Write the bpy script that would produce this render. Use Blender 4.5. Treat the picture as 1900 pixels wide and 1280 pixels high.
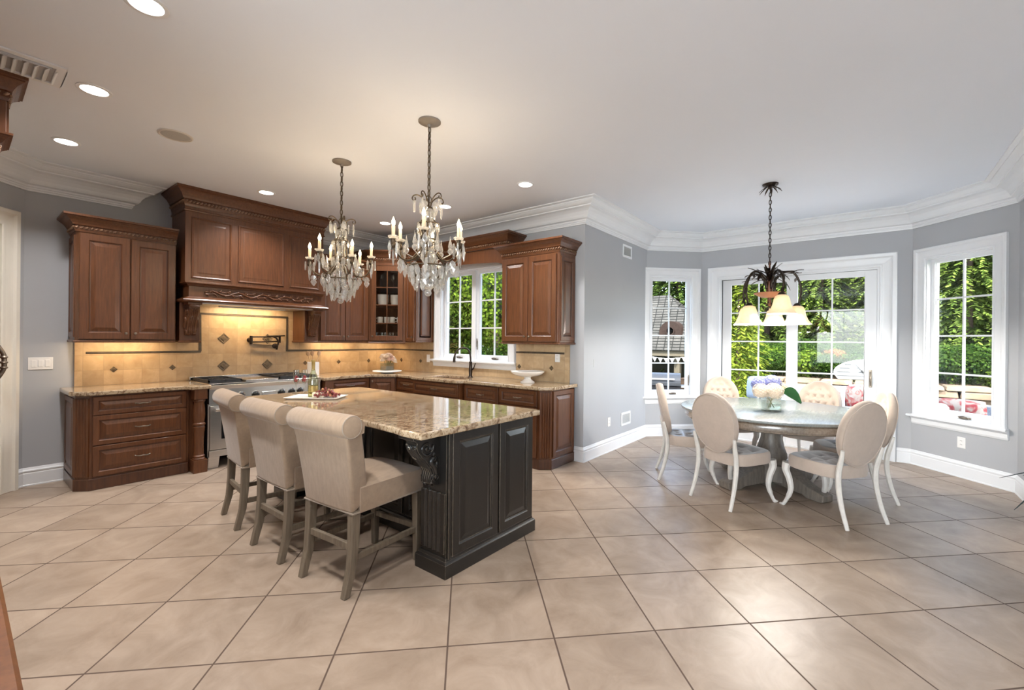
import bpy, bmesh, math, random
from math import sin, cos, pi, radians, atan2, sqrt, hypot
from mathutils import Vector, Matrix

for o in list(bpy.data.objects):
    bpy.data.objects.remove(o)
SC = bpy.context.scene
COL = SC.collection
RND = random.Random(7)

# ------------------------------------------------------------------ camera
EYE = 1.43
F_PX, CX, CY = 822.96, 970.16, 631.21
YAW, ROLL = radians(90 - 52.22), radians(-0.5467)
_F = Vector((cos(YAW), sin(YAW), 0)); _R = Vector((sin(YAW), -cos(YAW), 0)); _U = Vector((0, 0, 1))
_r = _R * cos(ROLL) - _U * sin(ROLL); _u = _R * sin(ROLL) + _U * cos(ROLL)
cam_d = bpy.data.cameras.new('camera'); cam = bpy.data.objects.new('camera', cam_d); COL.objects.link(cam)
cam_d.sensor_fit = 'HORIZONTAL'; cam_d.sensor_width = 36
cam_d.lens = F_PX / 1900 * 36
cam_d.shift_x = -(CX - 950) / 1900; cam_d.shift_y = (CY - 640) / 1900
cam_d.clip_start = .02; cam_d.clip_end = 300
cam.matrix_world = Matrix(((_r.x, _u.x, -_F.x, 0), (_r.y, _u.y, -_F.y, 0), (_r.z, _u.z, -_F.z, EYE), (0, 0, 0, 1)))
SC.camera = cam

# ------------------------------------------------------------------ exposure, world, sun
vs = SC.view_settings
SC.display_settings.display_device = 'sRGB'
vs.view_transform = 'Standard'; vs.look = 'None'; vs.gamma = 1.0; vs.use_curve_mapping = False
vs.exposure = 1.08
SC.cycles.caustics_reflective = False; SC.cycles.caustics_refractive = False
SC.cycles.sample_clamp_indirect = 6.0
SC.cycles.max_bounces = 10; SC.cycles.transparent_max_bounces = 16; SC.cycles.diffuse_bounces = 6

world = bpy.data.worlds.new('sky'); SC.world = world; world.use_nodes = True
wn = world.node_tree.nodes; wl = world.node_tree.links; wn.clear()
w_out = wn.new('ShaderNodeOutputWorld'); w_bg = wn.new('ShaderNodeBackground'); w_sky = wn.new('ShaderNodeTexSky')
w_sky.sky_type = 'NISHITA'; w_sky.sun_disc = False; w_sky.sun_elevation = radians(48); w_sky.sun_rotation = radians(200)
w_sky.air_density = 1.0; w_sky.dust_density = 2.0; w_sky.ozone_density = 1.0
w_hs = wn.new('ShaderNodeHueSaturation'); w_hs.inputs['Saturation'].default_value = .8
wl.new(w_sky.outputs[0], w_hs.inputs['Color']); wl.new(w_hs.outputs[0], w_bg.inputs['Color']); wl.new(w_bg.outputs[0], w_out.inputs['Surface'])
w_bg.inputs['Strength'].default_value = 1.5

def lamp(name, kind, loc, energy, color=(1, 1, 1), aim=None, size=None, size_y=None, shape=None, parent=None):
    d = bpy.data.lights.new(name, kind); d.energy = energy; d.color = color
    if kind == 'AREA':
        d.shape = shape or 'RECTANGLE'; d.size = size
        if size_y: d.size_y = size_y
    elif kind == 'POINT': d.shadow_soft_size = size or .03
    o = bpy.data.objects.new(name, d); COL.objects.link(o); o.location = loc
    if aim is not None: o.rotation_euler = Vector(aim).to_track_quat('-Z', 'Y').to_euler()
    if parent is not None:
        o.parent = parent
    return o

sun = lamp('sun', 'SUN', (0, 0, 20), 11, (1, .97, .92), aim=(.50, -.30, -.81)); sun.data.angle = radians(1.0)

# added fill lamp in the unseen, made-up window of the end wall (fill_window_4)
lamp('fill_end_window', 'AREA', (-4.86, -.55, 1.45), 195, (.84, .92, 1.0), aim=(1, 0, 0), size=3.9, size_y=2.2)

CEIL = 3.05
WARM = (1, .975, .96)
CAN_POWER = 8.8
CAN_SPOTS = [(.575, 2.79), (.57, 4.03), (.58, 5.29), (2.146, 5.30), (3.715, 5.335), (3.68, 4.07), (3.65, 2.815),
             (.575, 1.5), (.575, .2), (.575, -1.3), (-1.6, .2), (-1.6, -1.3)]  # this row: unseen downlights behind the viewer, added for their light
# ------------------------------------------------------------------ helpers
def wm(o):
    m = o.matrix_basis.copy()
    return (wm(o.parent) @ o.matrix_parent_inverse @ m) if o.parent else m

def attach(o, parent):
    if parent is not None:
        o.parent = parent; o.matrix_parent_inverse = wm(parent).inverted()

class MB:
    """collects vertices and faces, builds one mesh object"""
    def __init__(s): s.v = []; s.f = []; s.sm = []; s.dark = set()
    def add(s, vs, fs, smooth=False, M=None):
        b = len(s.v)
        s.v += [tuple(M @ Vector(p)) if M else tuple(p) for p in vs]
        for f in fs: s.f.append([b + i for i in f]); s.sm.append(smooth)
        return s
    def box(s, x0, x1, y0, y1, z0, z1, M=None):
        v = [(x0,y0,z0),(x1,y0,z0),(x1,y1,z0),(x0,y1,z0),(x0,y0,z1),(x1,y0,z1),(x1,y1,z1),(x0,y1,z1)]
        return s.add(v, [(0,3,2,1),(4,5,6,7),(0,1,5,4),(1,2,6,5),(2,3,7,6),(3,0,4,7)], False, M)
    def taper(s, x0, x1, y0, y1, z0, x2, x3, y2, y3, z1, M=None):
        v = [(x0,y0,z0),(x1,y0,z0),(x1,y1,z0),(x0,y1,z0),(x2,y2,z1),(x3,y2,z1),(x3,y3,z1),(x2,y3,z1)]
        return s.add(v, [(0,3,2,1),(4,5,6,7),(0,1,5,4),(1,2,6,5),(2,3,7,6),(3,0,4,7)], False, M)
    def prism(s, poly, h0, h1, M=None, smooth=False):
        n = len(poly); v = [(p[0],p[1],h0) for p in poly] + [(p[0],p[1],h1) for p in poly]
        s.add(v, [list(range(n))[::-1], list(range(n, 2*n))], False, M)
        return s.add(v, [(i,(i+1)%n,n+(i+1)%n,n+i) for i in range(n)], smooth, M)
    def lathe(s, prof, n=24, M=None, smooth=True, a0=0, a1=2*pi, sx=1, sy=1):
        full = abs(a1-a0-2*pi) < 1e-6; m = n if full else n+1
        v = []
        for r, z in prof:
            for i in range(m):
                a = a0+(a1-a0)*i/n; v.append((r*cos(a)*sx, r*sin(a)*sy, z))
        fs = []
        for j in range(len(prof)-1):
            for i in range(n):
                k = (i+1) % m
                fs.append((j*m+i, j*m+k, (j+1)*m+k, (j+1)*m+i))
        if full and prof[0][0] > 1e-4: fs.append(tuple(range(m))[::-1])
        if full and prof[-1][0] > 1e-4: fs.append(tuple((len(prof)-1)*m+i for i in range(m)))
        return s.add(v, fs, smooth, M)
    def tube(s, path, r=.01, n=8, closed=False, M=None, flat=1.0):
        P = [Vector(p) for p in path]; k = len(P)
        R = r if isinstance(r, (list, tuple)) else [r]*k
        up = None; v = []
        for i in range(k):
            if closed: t = P[(i+1)%k]-P[i-1]
            else: t = P[min(i+1,k-1)]-P[max(i-1,0)]
            if t.length < 1e-9: t = Vector((0,0,1))
            t.normalize()
            if up is None:
                up = t.orthogonal().normalized()
                if abs(t.z) < .9: up = (Vector((0,0,1)) - t*t.z).normalized()
            else:
                up = (up - t*up.dot(t))
                up = up.normalized() if up.length > 1e-6 else t.orthogonal().normalized()
            w = t.cross(up)
            for j in range(n):
                a = 2*pi*j/n; v.append(P[i] + (up*cos(a) + w*sin(a)*flat)*R[i])
        fs = []
        for i in range(k if closed else k-1):
            for j in range(n):
                a, b = i*n, ((i+1)%k)*n
                fs.append((a+j, a+(j+1)%n, b+(j+1)%n, b+j))
        if not closed: fs += [tuple(range(n))[::-1], tuple((k-1)*n+j for j in range(n))]
        return s.add(v, fs, n > 4, M)
    def ball(s, c, r, nu=12, nv=8, M=None):
        if not isinstance(r, (tuple, list)): r = (r, r, r)
        v = [(c[0], c[1], c[2]-r[2])]
        for j in range(1, nv):
            b = -pi/2+pi*j/nv
            for i in range(nu):
                a = 2*pi*i/nu; v.append((c[0]+r[0]*cos(b)*cos(a), c[1]+r[1]*cos(b)*sin(a), c[2]+r[2]*sin(b)))
        v.append((c[0], c[1], c[2]+r[2])); L = len(v)-1
        fs = [(0, 1+(i+1)%nu, 1+i) for i in range(nu)]
        for j in range(nv-2):
            for i in range(nu):
                a = 1+j*nu; fs.append((a+i, a+(i+1)%nu, a+nu+(i+1)%nu, a+nu+i))
        a = 1+(nv-2)*nu
        fs += [(a+i, a+(i+1)%nu, L) for i in range(nu)]
        return s.add(v, fs, True, M)
    def sweep(s, path, prof, place, closed=False, side=1, capped=True, smooth=False):
        """profile (offset, height) carried along the 2D path with mitred corners; place(a,b,h) -> point"""
        n = len(path); P = [Vector((p[0], p[1])) for p in path]; m = len(prof)
        v = []
        for i in range(n):
            def nrm(d): d = d.normalized(); return Vector((d.y, -d.x))*side
            if closed or 0 < i < n-1:
                n0 = nrm(P[i]-P[i-1]); n1 = nrm(P[(i+1)%n]-P[i])
                mt = (n0+n1).normalized(); k = 1/max(.2, mt.dot(n0)); mt = mt*k
            else:
                mt = nrm(P[1]-P[0]) if i == 0 else nrm(P[-1]-P[-2])
            for o, h in prof:
                q = P[i]+mt*o; v.append(place(q.x, q.y, h))
        fs = []
        for i in range(n if closed else n-1):
            for j in range(m-1):
                a, b = i*m, ((i+1)%n)*m
                fs.append((a+j, b+j, b+j+1, a+j+1))
        if not closed and capped: fs += [tuple(range(m)), tuple((n-1)*m+j for j in range(m))[::-1]]
        return s.add(v, fs, smooth)
    def build(s, name, mat, parent=None, bevel=0, seg=2, sub=0, ang=None, solid=0, fix=True):
        me = bpy.data.meshes.new(name); me.from_pydata(s.v, [], s.f); me.update()
        me.polygons.foreach_set('use_smooth', s.sm)
        if s.dark and mat is not None and mat.name in GLAZE:
            me.materials.append(mat); me.materials.append(bpy.data.materials[GLAZE[mat.name]])
            me.polygons.foreach_set('material_index', [1 if i in s.dark else 0 for i in range(len(s.f))])
        if fix:
            bm = bmesh.new(); bm.from_mesh(me); bmesh.ops.remove_doubles(bm, verts=bm.verts, dist=1e-5)
            bmesh.ops.recalc_face_normals(bm, faces=bm.faces)
            for e in bm.edges:
                if len(e.link_faces) == 2 and e.calc_face_angle(0) > .75: e.smooth = False
            bm.to_mesh(me); bm.free()
        o = bpy.data.objects.new(name, me); COL.objects.link(o)
        if mat is not None and not len(me.materials): me.materials.append(mat)
        attach(o, parent)
        if bevel:
            b = o.modifiers.new('bevel', 'BEVEL'); b.width = bevel; b.segments = seg; b.limit_method = 'ANGLE'; b.angle_limit = radians(ang or 40)
        if sub:
            b = o.modifiers.new('sub', 'SUBSURF'); b.levels = sub; b.render_levels = sub
        return o

def smooth_all(o):
    o.data.polygons.foreach_set('use_smooth', [True]*len(o.data.polygons)); return o

def tag(o, label=None, cat=None, group=None, kind=None):
    if label: o['label'] = label
    if cat: o['category'] = cat
    if group: o['group'] = group
    if kind: o['kind'] = kind
    return o

def thing(name, label, cat, loc=(0,0,0), rz=0, group=None):
    o = bpy.data.objects.new(name, None); COL.objects.link(o); o.empty_display_size = .05
    o.location = loc; o.rotation_euler = (0,0,rz)
    return tag(o, label, cat, group)

def struct(mb, name, mat, parent=None, **k):
    o = mb.build(name, mat, parent, **k)
    if parent is None: o['kind'] = 'structure'
    return o

def dup(root, loc=None, rz=None, label=None, group=None, scale=None):
    def rec(o, par):
        c = o.copy(); COL.objects.link(c)
        if par is not None: c.parent = par
        for ch in KIDS.get(o.name, []): rec(ch, c)
        return c
    KIDS = {}
    for x in bpy.data.objects:
        if x.parent: KIDS.setdefault(x.parent.name, []).append(x)
    r = rec(root, None)
    if loc is not None: r.location = loc
    if rz is not None: r.rotation_euler = (0,0,rz)
    if scale is not None: r.scale = (scale,)*3
    if label: r['label'] = label
    if group: r['group'] = group
    return r

def frame(O, U, V, N):
    """matrix whose columns are the given axes"""
    return Matrix(((U[0],V[0],N[0],O[0]),(U[1],V[1],N[1],O[1]),(U[2],V[2],N[2],O[2]),(0,0,0,1)))

def vframe(O, ang):
    """local x along heading ANG in plan, local y up, local z the face normal (to the right-hand side of the heading)"""
    U = (cos(ang), sin(ang), 0); N = (sin(ang), -cos(ang), 0)
    return frame(O, U, (0,0,1), N)

def catmull(pts, n=8, closed=False):
    P = [Vector(p) for p in pts]; k = len(P); out = []
    for i in range(k if closed else k-1):
        if closed: a,b,c,d = P[i-1],P[i],P[(i+1)%k],P[(i+2)%k]
        else: a,b,c,d = P[max(i-1,0)],P[i],P[i+1],P[min(i+2,k-1)]
        for j in range(n):
            t = j/n
            out.append(.5*((2*b)+(c-a)*t+(2*a-5*b+4*c-d)*t*t+(3*b-a-3*c+d)*t**3))
    if not closed: out.append(P[-1])
    return out

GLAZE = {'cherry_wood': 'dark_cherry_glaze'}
# a raised-panel front of width w and height h lying on the local xy plane, its face along +z
def panel_front(mb, M, w, h, t=.021, fr=.06, raise_=.03):
    fr = min(fr, h*.24, w*.24); raise_ = min(raise_, h*.14)
    rings = [(0,0),(0,t-.004),(.004,t),(fr-.006,t),(fr,t-.004),(fr+.004,t-.0095),(fr+.012,t-.0105),(fr+.012+raise_,t-.002),(fr+.016+raise_,t-.001)]
    v = []
    for i, z in rings: v += [(i,i,z),(w-i,i,z),(w-i,h-i,z),(i,h-i,z)]
    fs = [(3,2,1,0)]
    for k in range(len(rings)-1):
        for j in range(4):
            a = k*4; fs.append((a+j, a+(j+1)%4, a+4+(j+1)%4, a+4+j))
    a = (len(rings)-1)*4; fs.append((a,a+1,a+2,a+3))
    n0 = len(mb.f); mb.dark |= {n0+1+k*4+j for k in (4, 5) for j in range(4)}   # glaze sits in the groove round the raised field
    return mb.add(v, fs, False, M)

def knob_mb(M):
    return MB().lathe([(.006,0),(.005,.01),(.008,.016),(.014,.022),(.013,.028),(.006,.032),(0,.033)], 12, M)

def pull_mb(M, w=.11):
    mb = MB(); pts = [(-w/2,0,.004),(-w/2+.006,.0,.016),(-w/4,-.003,.026),(0,0,.029),(w/4,-.003,.026),(w/2-.006,0,.016),(w/2,0,.004)]
    c = catmull(pts, 4); n = len(c)
    mb.tube(c, [.0035+.0028*sin(pi*i/(n-1))**2 for i in range(n)], 8, M=M)
    for s in (-1,1): mb.ball((s*w/2,0,.003),(.009,.007,.004),8,6,M=M)
    mb.ball((0,0,.029),(.011,.007,.006),8,6,M=M)
    return mb

# a fluted strip w wide from z0 to z1 on the local xy plane
def flutes(mb, M, w, h, n=4, t=.018, marg=.018, dep=.008, y0=0):
    fw = (w-2*marg)/n; poly = [(0,0),(0,t)]
    for i in range(n):
        a = marg+i*fw; q = fw*.14
        for k in range(7):
            x = a+q+(fw-2*q)*k/6; poly.append((x, t-dep*sin(pi*k/6)))
    poly += [(w,t),(w,0)]
    # poly in (x,z); extrude along local y
    MM = M @ Matrix(((1,0,0,0),(0,0,1,y0),(0,1,0,0),(0,0,0,1)))
    return mb.prism(poly, 0, h, MM)

def rope(mb, p0, p1, out, r=.009, pitch=.022):
    """a row of slanted beads along a straight moulding"""
    a, b = Vector(p0), Vector(p1); L = (b-a).length; d = (b-a).normalized(); n = max(2, int(L/pitch))
    o = Vector(out).normalized()
    for i in range(n):
        c = a + d*(L*(i+.5)/n)
        up = Vector((0,0,1)); e1 = (d*.75+up*.65).normalized(); e2 = o; e3 = e1.cross(e2)
        mb.ball((0,0,0), (r*1.35, r*.8, r*.62), 6, 4, M=frame(c, e1, e2, e3))

def wood_crown(parent, path, z0, mat, rope_mat, h=.155, out=.09, side=1, ropes=()):
    k = h/.155; q = out/.09
    prof = [(0,0),(.006*q,0),(.010*q,.016*k),(.012*q,.020*k),(.012*q,.056*k),(.024*q,.060*k),(.030*q,.075*k),(.046*q,.100*k),(.066*q,.118*k),(.076*q,.124*k),(.076*q,.130*k),(.09*q,.136*k),(.09*q,.155*k),(0,.155*k)]
    mb = MB(); mb.sweep(path, prof, lambda a,b,h_: (a,b,z0+h_), side=side)
    c = mb.build('crown_moulding', mat, parent)
    rb = MB(); P = [Vector(p) for p in path]
    for i in range(len(P)-1):
        d = (P[i+1]-P[i]).normalized(); n = Vector((d.y,-d.x))*side*(.017*q)
        L = (P[i+1]-P[i]).length
        if L < .05: continue
        a = P[i]+n-d*(.0 if i == 0 else .015); b = P[i+1]+n+d*(.0 if i == len(P)-2 else .015)
        rope(rb, (a.x,a.y,z0+.038*k), (b.x,b.y,z0+.038*k), (n.x,n.y,0), r=.0135*k, pitch=.034)
    rb.build('rope_trim', rope_mat, c, fix=False)
    return c
# ------------------------------------------------------------------ materials
def nodes(name):
    m = bpy.data.materials.new(name); m.use_nodes = True; n = m.node_tree.nodes; l = m.node_tree.links; n.clear()
    out = n.new('ShaderNodeOutputMaterial'); return m, n, l, out

def setv(b, **k):
    for key, v in k.items():
        nm = key.replace('_', ' ')
        if nm in b.inputs: b.inputs[nm].default_value = v

def rgb(c): return (c[0], c[1], c[2], 1)

def plain(name, col, rough=.5, metal=0, var=.08, scale=8, bump=0, bscale=60, coat=0, spec=.5, stretch=(1,1,1), sheen=0, emit=None, emit_s=0):
    m, n, l, out = nodes(name); b = n.new('ShaderNodeBsdfPrincipled'); l.new(b.outputs[0], out.inputs[0])
    setv(b, Roughness=rough, Metallic=metal, Coat_Weight=coat, Specular_IOR_Level=spec, Sheen_Weight=sheen)
    if coat: b.inputs['Coat Roughness'].default_value = .18
    tc = n.new('ShaderNodeTexCoord'); mp = n.new('ShaderNodeMapping'); mp.inputs['Scale'].default_value = stretch
    l.new(tc.outputs['Object'], mp.inputs[0])
    if var:
        nz = n.new('ShaderNodeTexNoise'); nz.inputs['Scale'].default_value = scale; nz.inputs['Detail'].default_value = 5; l.new(mp.outputs[0], nz.inputs['Vector'])
        r = n.new('ShaderNodeValToRGB'); e = r.color_ramp.elements
        e[0].position = .3; e[1].position = .7
        e[0].color = rgb([x*(1-var) for x in col]); e[1].color = rgb([min(1, x*(1+var)) for x in col])
        l.new(nz.outputs[0], r.inputs[0]); l.new(r.outputs[0], b.inputs['Base Color'])
    else: b.inputs['Base Color'].default_value = rgb(col)
    if bump:
        nb = n.new('ShaderNodeTexNoise'); nb.inputs['Scale'].default_value = bscale; nb.inputs['Detail'].default_value = 4; l.new(mp.outputs[0], nb.inputs['Vector'])
        bp = n.new('ShaderNodeBump'); bp.inputs['Strength'].default_value = bump; bp.inputs['Distance'].default_value = .01
        l.new(nb.outputs[0], bp.inputs['Height']); l.new(bp.outputs[0], b.inputs['Normal'])
    if emit: b.inputs['Emission Color'].default_value = rgb(emit); b.inputs['Emission Strength'].default_value = emit_s
    return m

def wood(name, dark, light, rough=.32, grain=(14,14,1.2), coat=.25, wear=None):
    m, n, l, out = nodes(name); b = n.new('ShaderNodeBsdfPrincipled'); l.new(b.outputs[0], out.inputs[0])
    setv(b, Roughness=rough, Coat_Weight=coat); b.inputs['Coat Roughness'].default_value = .2
    tc = n.new('ShaderNodeTexCoord'); mp = n.new('ShaderNodeMapping'); mp.inputs['Scale'].default_value = grain; l.new(tc.outputs['Object'], mp.inputs[0])
    nz = n.new('ShaderNodeTexNoise'); nz.inputs['Scale'].default_value = 4; nz.inputs['Detail'].default_value = 7; nz.inputs['Roughness'].default_value = .6; l.new(mp.outputs[0], nz.inputs['Vector'])
    r = n.new('ShaderNodeValToRGB'); e = r.color_ramp.elements; e[0].position = .32; e[1].position = .7; e[0].color = rgb(dark); e[1].color = rgb(light)
    l.new(nz.outputs[0], r.inputs[0]); last = r.outputs[0]
    if wear:
        g = n.new('ShaderNodeNewGeometry'); n2 = n.new('ShaderNodeTexNoise'); n2.inputs['Scale'].default_value = 30; l.new(tc.outputs['Object'], n2.inputs['Vector'])
        bv = n.new('ShaderNodeBevel'); bv.samples = 4; bv.inputs['Radius'].default_value = .004
        dt = n.new('ShaderNodeVectorMath'); dt.operation = 'DOT_PRODUCT'; l.new(bv.outputs[0], dt.inputs[0]); l.new(g.outputs['Normal'], dt.inputs[1])
        inv = n.new('ShaderNodeMath'); inv.operation = 'SUBTRACT'; inv.inputs[0].default_value = 1; l.new(dt.outputs['Value'], inv.inputs[1])
        mu = n.new('ShaderNodeMath'); mu.operation = 'MULTIPLY'; l.new(inv.outputs[0], mu.inputs[0]); l.new(n2.outputs[0], mu.inputs[1])
        rr = n.new('ShaderNodeValToRGB'); rr.color_ramp.elements[0].position = .02; rr.color_ramp.elements[1].position = .08; l.new(mu.outputs[0], rr.inputs[0])
        mx = n.new('ShaderNodeMix'); mx.data_type = 'RGBA'; l.new(rr.outputs[0], mx.inputs[0]); l.new(last, mx.inputs[6]); mx.inputs[7].default_value = rgb(wear); last = mx.outputs[2]
    l.new(last, b.inputs['Base Color'])
    return m

def glass_mix(name, tint=(1,1,1), strength=.08, rough=0.0, haze=0):
    """pane: lets light straight through, with a mirror share"""
    m, n, l, out = nodes(name); t = n.new('ShaderNodeBsdfTransparent'); t.inputs[0].default_value = rgb(tint)
    g = n.new('ShaderNodeBsdfGlossy'); g.inputs['Roughness'].default_value = rough
    f = n.new('ShaderNodeLayerWeight'); f.inputs['Blend'].default_value = .25
    mu = n.new('ShaderNodeMath'); mu.operation = 'MULTIPLY_ADD'; mu.inputs[1].default_value = .3; mu.inputs[2].default_value = strength; l.new(f.outputs['Fresnel'], mu.inputs[0])
    mx = n.new('ShaderNodeMixShader'); l.new(mu.outputs[0], mx.inputs[0]); l.new(t.outputs[0], mx.inputs[1]); l.new(g.outputs[0], mx.inputs[2]); l.new(mx.outputs[0], out.inputs[0])
    return m

def crystal_mat(name):
    m, n, l, out = nodes(name); t = n.new('ShaderNodeBsdfTransparent'); t.inputs[0].default_value = (.97,.97,.96,1)
    g = n.new('ShaderNodeBsdfGlossy'); g.inputs['Roughness'].default_value = .04
    d = n.new('ShaderNodeBsdfTranslucent'); d.inputs[0].default_value = (.95,.94,.92,1); d2 = n.new('ShaderNodeBsdfDiffuse'); d2.inputs[0].default_value = (.9,.9,.88,1)  # white share stands in for the sparkle and bright outlines of the drops
    f = n.new('ShaderNodeLayerWeight'); f.inputs['Blend'].default_value = .45
    a = n.new('ShaderNodeMixShader'); a.inputs[0].default_value = .5; l.new(d.outputs[0], a.inputs[1]); l.new(d2.outputs[0], a.inputs[2])
    b = n.new('ShaderNodeMixShader'); b.inputs[0].default_value = .4; l.new(a.outputs[0], b.inputs[1]); l.new(g.outputs[0], b.inputs[2])
    mu = n.new('ShaderNodeMath'); mu.operation = 'MULTIPLY_ADD'; mu.inputs[1].default_value = .75; mu.inputs[2].default_value = .26; l.new(f.outputs['Facing'], mu.inputs[0])
    mx = n.new('ShaderNodeMixShader'); l.new(mu.outputs[0], mx.inputs[0]); l.new(t.outputs[0], mx.inputs[1]); l.new(b.outputs[0], mx.inputs[2]); l.new(mx.outputs[0], out.inputs[0])
    return m

def granite(name, cols, scale=1.0):
    m, n, l, out = nodes(name); b = n.new('ShaderNodeBsdfPrincipled'); l.new(b.outputs[0], out.inputs[0]); setv(b, Roughness=.07, Specular_IOR_Level=.6, Coat_Weight=.3)
    b.inputs['Coat Roughness'].default_value = .03
    tc = n.new('ShaderNodeTexCoord'); mp = n.new('ShaderNodeMapping'); mp.inputs['Scale'].default_value = (scale, scale*1.5, scale); mp.inputs['Rotation'].default_value = (0,0,.5); l.new(tc.outputs['Object'], mp.inputs[0])
    a = n.new('ShaderNodeTexNoise'); a.inputs['Scale'].default_value = 13; a.inputs['Detail'].default_value = 9; a.inputs['Roughness'].default_value = .7; a.inputs['Distortion'].default_value = 1.2; l.new(mp.outputs[0], a.inputs['Vector'])
    r = n.new('ShaderNodeValToRGB'); cr = r.color_ramp
    pos = [.28,.40,.48,.56,.68]
    while len(cr.elements) < 5: cr.elements.new(.5)
    for e, p, c in zip(cr.elements, pos, cols): e.position = p; e.color = rgb(c)
    l.new(a.outputs[0], r.inputs[0])
    v = n.new('ShaderNodeTexNoise'); v.inputs['Scale'].default_value = 55; v.inputs['Detail'].default_value = 6; l.new(mp.outputs[0], v.inputs['Vector'])
    r2 = n.new('ShaderNodeValToRGB'); r2.color_ramp.elements[0].position = .36; r2.color_ramp.elements[1].position = .42
    r2.color_ramp.elements[0].color = (.5,.42,.35,1); r2.color_ramp.elements[1].color = (1,1,1,1); l.new(v.outputs[0], r2.inputs[0])
    mx = n.new('ShaderNodeMix'); mx.data_type = 'RGBA'; mx.blend_type = 'MULTIPLY'; mx.inputs[0].default_value = 1; l.new(r.outputs[0], mx.inputs[6]); l.new(r2.outputs[0], mx.inputs[7]); l.new(mx.outputs[2], b.inputs['Base Color'])
    return m

def grid_tile(name, axis_u, axis_v, u0, v0, pu, pv, grout_w, cA, cB, grout, rough=.3, var=.12, mscale=3.0, bump=.25, spec=.5):
    """rectangular tiles: u and v are dot products with the given axes of the object position"""
    m, n, l, out = nodes(name); b = n.new('ShaderNodeBsdfPrincipled'); l.new(b.outputs[0], out.inputs[0]); setv(b, Specular_IOR_Level=spec)
    tc = n.new('ShaderNodeTexCoord')
    def mth(op, a, bb=None, c=None):
        x = n.new('ShaderNodeMath'); x.operation = op
        for i, q in enumerate((a, bb, c)):
            if q is None: continue
            if isinstance(q, (int, float)): x.inputs[i].default_value = q
            else: l.new(q, x.inputs[i])
        return x.outputs[0]
    def coord(ax, o, p):
        d = n.new('ShaderNodeVectorMath'); d.operation = 'DOT_PRODUCT'; l.new(tc.outputs['Object'], d.inputs[0]); d.inputs[1].default_value = ax
        return mth('DIVIDE', mth('SUBTRACT', d.outputs['Value'], o), p)
    u = coord(axis_u, u0, pu); v = coord(axis_v, v0, pv)
    def edge(x, p):
        f = mth('FRACT', x); return mth('MULTIPLY', mth('MINIMUM', f, mth('SUBTRACT', 1, f)), p)
    e = mth('MINIMUM', edge(u, pu), edge(v, pv))
    mr = n.new('ShaderNodeMapRange'); mr.inputs[1].default_value = grout_w*.35; mr.inputs[2].default_value = grout_w*.65; l.new(e, mr.inputs[0])
    cell = n.new('ShaderNodeCombineXYZ'); l.new(mth('FLOOR', u), cell.inputs[0]); l.new(mth('FLOOR', v), cell.inputs[1])
    wn_ = n.new('ShaderNodeTexWhiteNoise'); wn_.noise_dimensions = '3D'; l.new(cell.outputs[0], wn_.inputs['Vector'])
    off = n.new('ShaderNodeVectorMath'); off.operation = 'MULTIPLY_ADD'; l.new(wn_.outputs['Color'], off.inputs[0]); off.inputs[1].default_value = (9,9,9); l.new(tc.outputs['Object'], off.inputs[2])
    nz = n.new('ShaderNodeTexNoise'); nz.inputs['Scale'].default_value = mscale; nz.inputs['Detail'].default_value = 9; nz.inputs['Roughness'].default_value = .65; nz.inputs['Distortion'].default_value = .6; l.new(off.outputs[0], nz.inputs['Vector'])
    r = n.new('ShaderNodeValToRGB'); r.color_ramp.elements[0].position = .3; r.color_ramp.elements[1].position = .7
    r.color_ramp.elements[0].color = rgb(cA); r.color_ramp.elements[1].color = rgb(cB); l.new(nz.outputs[0], r.inputs[0])
    br = n.new('ShaderNodeMapRange'); br.inputs[3].default_value = 1-var; br.inputs[4].default_value = 1+var*.6; l.new(wn_.outputs['Value'], br.inputs[0])
    sc = n.new('ShaderNodeVectorMath'); sc.operation = 'SCALE'; l.new(r.outputs[0], sc.inputs[0]); l.new(br.outputs[0], sc.inputs['Scale'])
    mx = n.new('ShaderNodeMix'); mx.data_type = 'RGBA'; l.new(mr.outputs[0], mx.inputs[0]); mx.inputs[6].default_value = rgb(grout); l.new(sc.outputs[0], mx.inputs[7])
    l.new(mx.outputs[2], b.inputs['Base Color'])
    rm = n.new('ShaderNodeMapRange'); rm.inputs[3].default_value = .85; rm.inputs[4].default_value = rough; l.new(mr.outputs[0], rm.inputs[0]); l.new(rm.outputs[0], b.inputs['Roughness'])
    hs = mth('MULTIPLY_ADD', nz.outputs[0], .12, mr.outputs[0])
    bp = n.new('ShaderNodeBump'); bp.inputs['Strength'].default_value = bump; bp.inputs['Distance'].default_value = .003; l.new(hs, bp.inputs['Height']); l.new(bp.outputs[0], b.inputs['Normal'])
    return m

def leaf_mat(name, c0, c1, trans=.35):
    m, n, l, out = nodes(name)
    g = n.new('ShaderNodeNewGeometry'); r = n.new('ShaderNodeValToRGB'); r.color_ramp.elements[0].color = rgb(c0); r.color_ramp.elements[1].color = rgb(c1)
    l.new(g.outputs['Random Per Island'], r.inputs[0])
    d = n.new('ShaderNodeBsdfDiffuse'); t = n.new('ShaderNodeBsdfTranslucent'); l.new(r.outputs[0], d.inputs[0]); l.new(r.outputs[0], t.inputs[0])
    mx = n.new('ShaderNodeMixShader'); mx.inputs[0].default_value = trans; l.new(d.outputs[0], mx.inputs[1]); l.new(t.outputs[0], mx.inputs[2]); l.new(mx.outputs[0], out.inputs[0])
    return m

def glow(name, col, s, base=None):
    m, n, l, out = nodes(name); e = n.new('ShaderNodeEmission'); e.inputs[0].default_value = rgb(col); e.inputs[1].default_value = s; l.new(e.outputs[0], out.inputs[0]); return m

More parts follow.
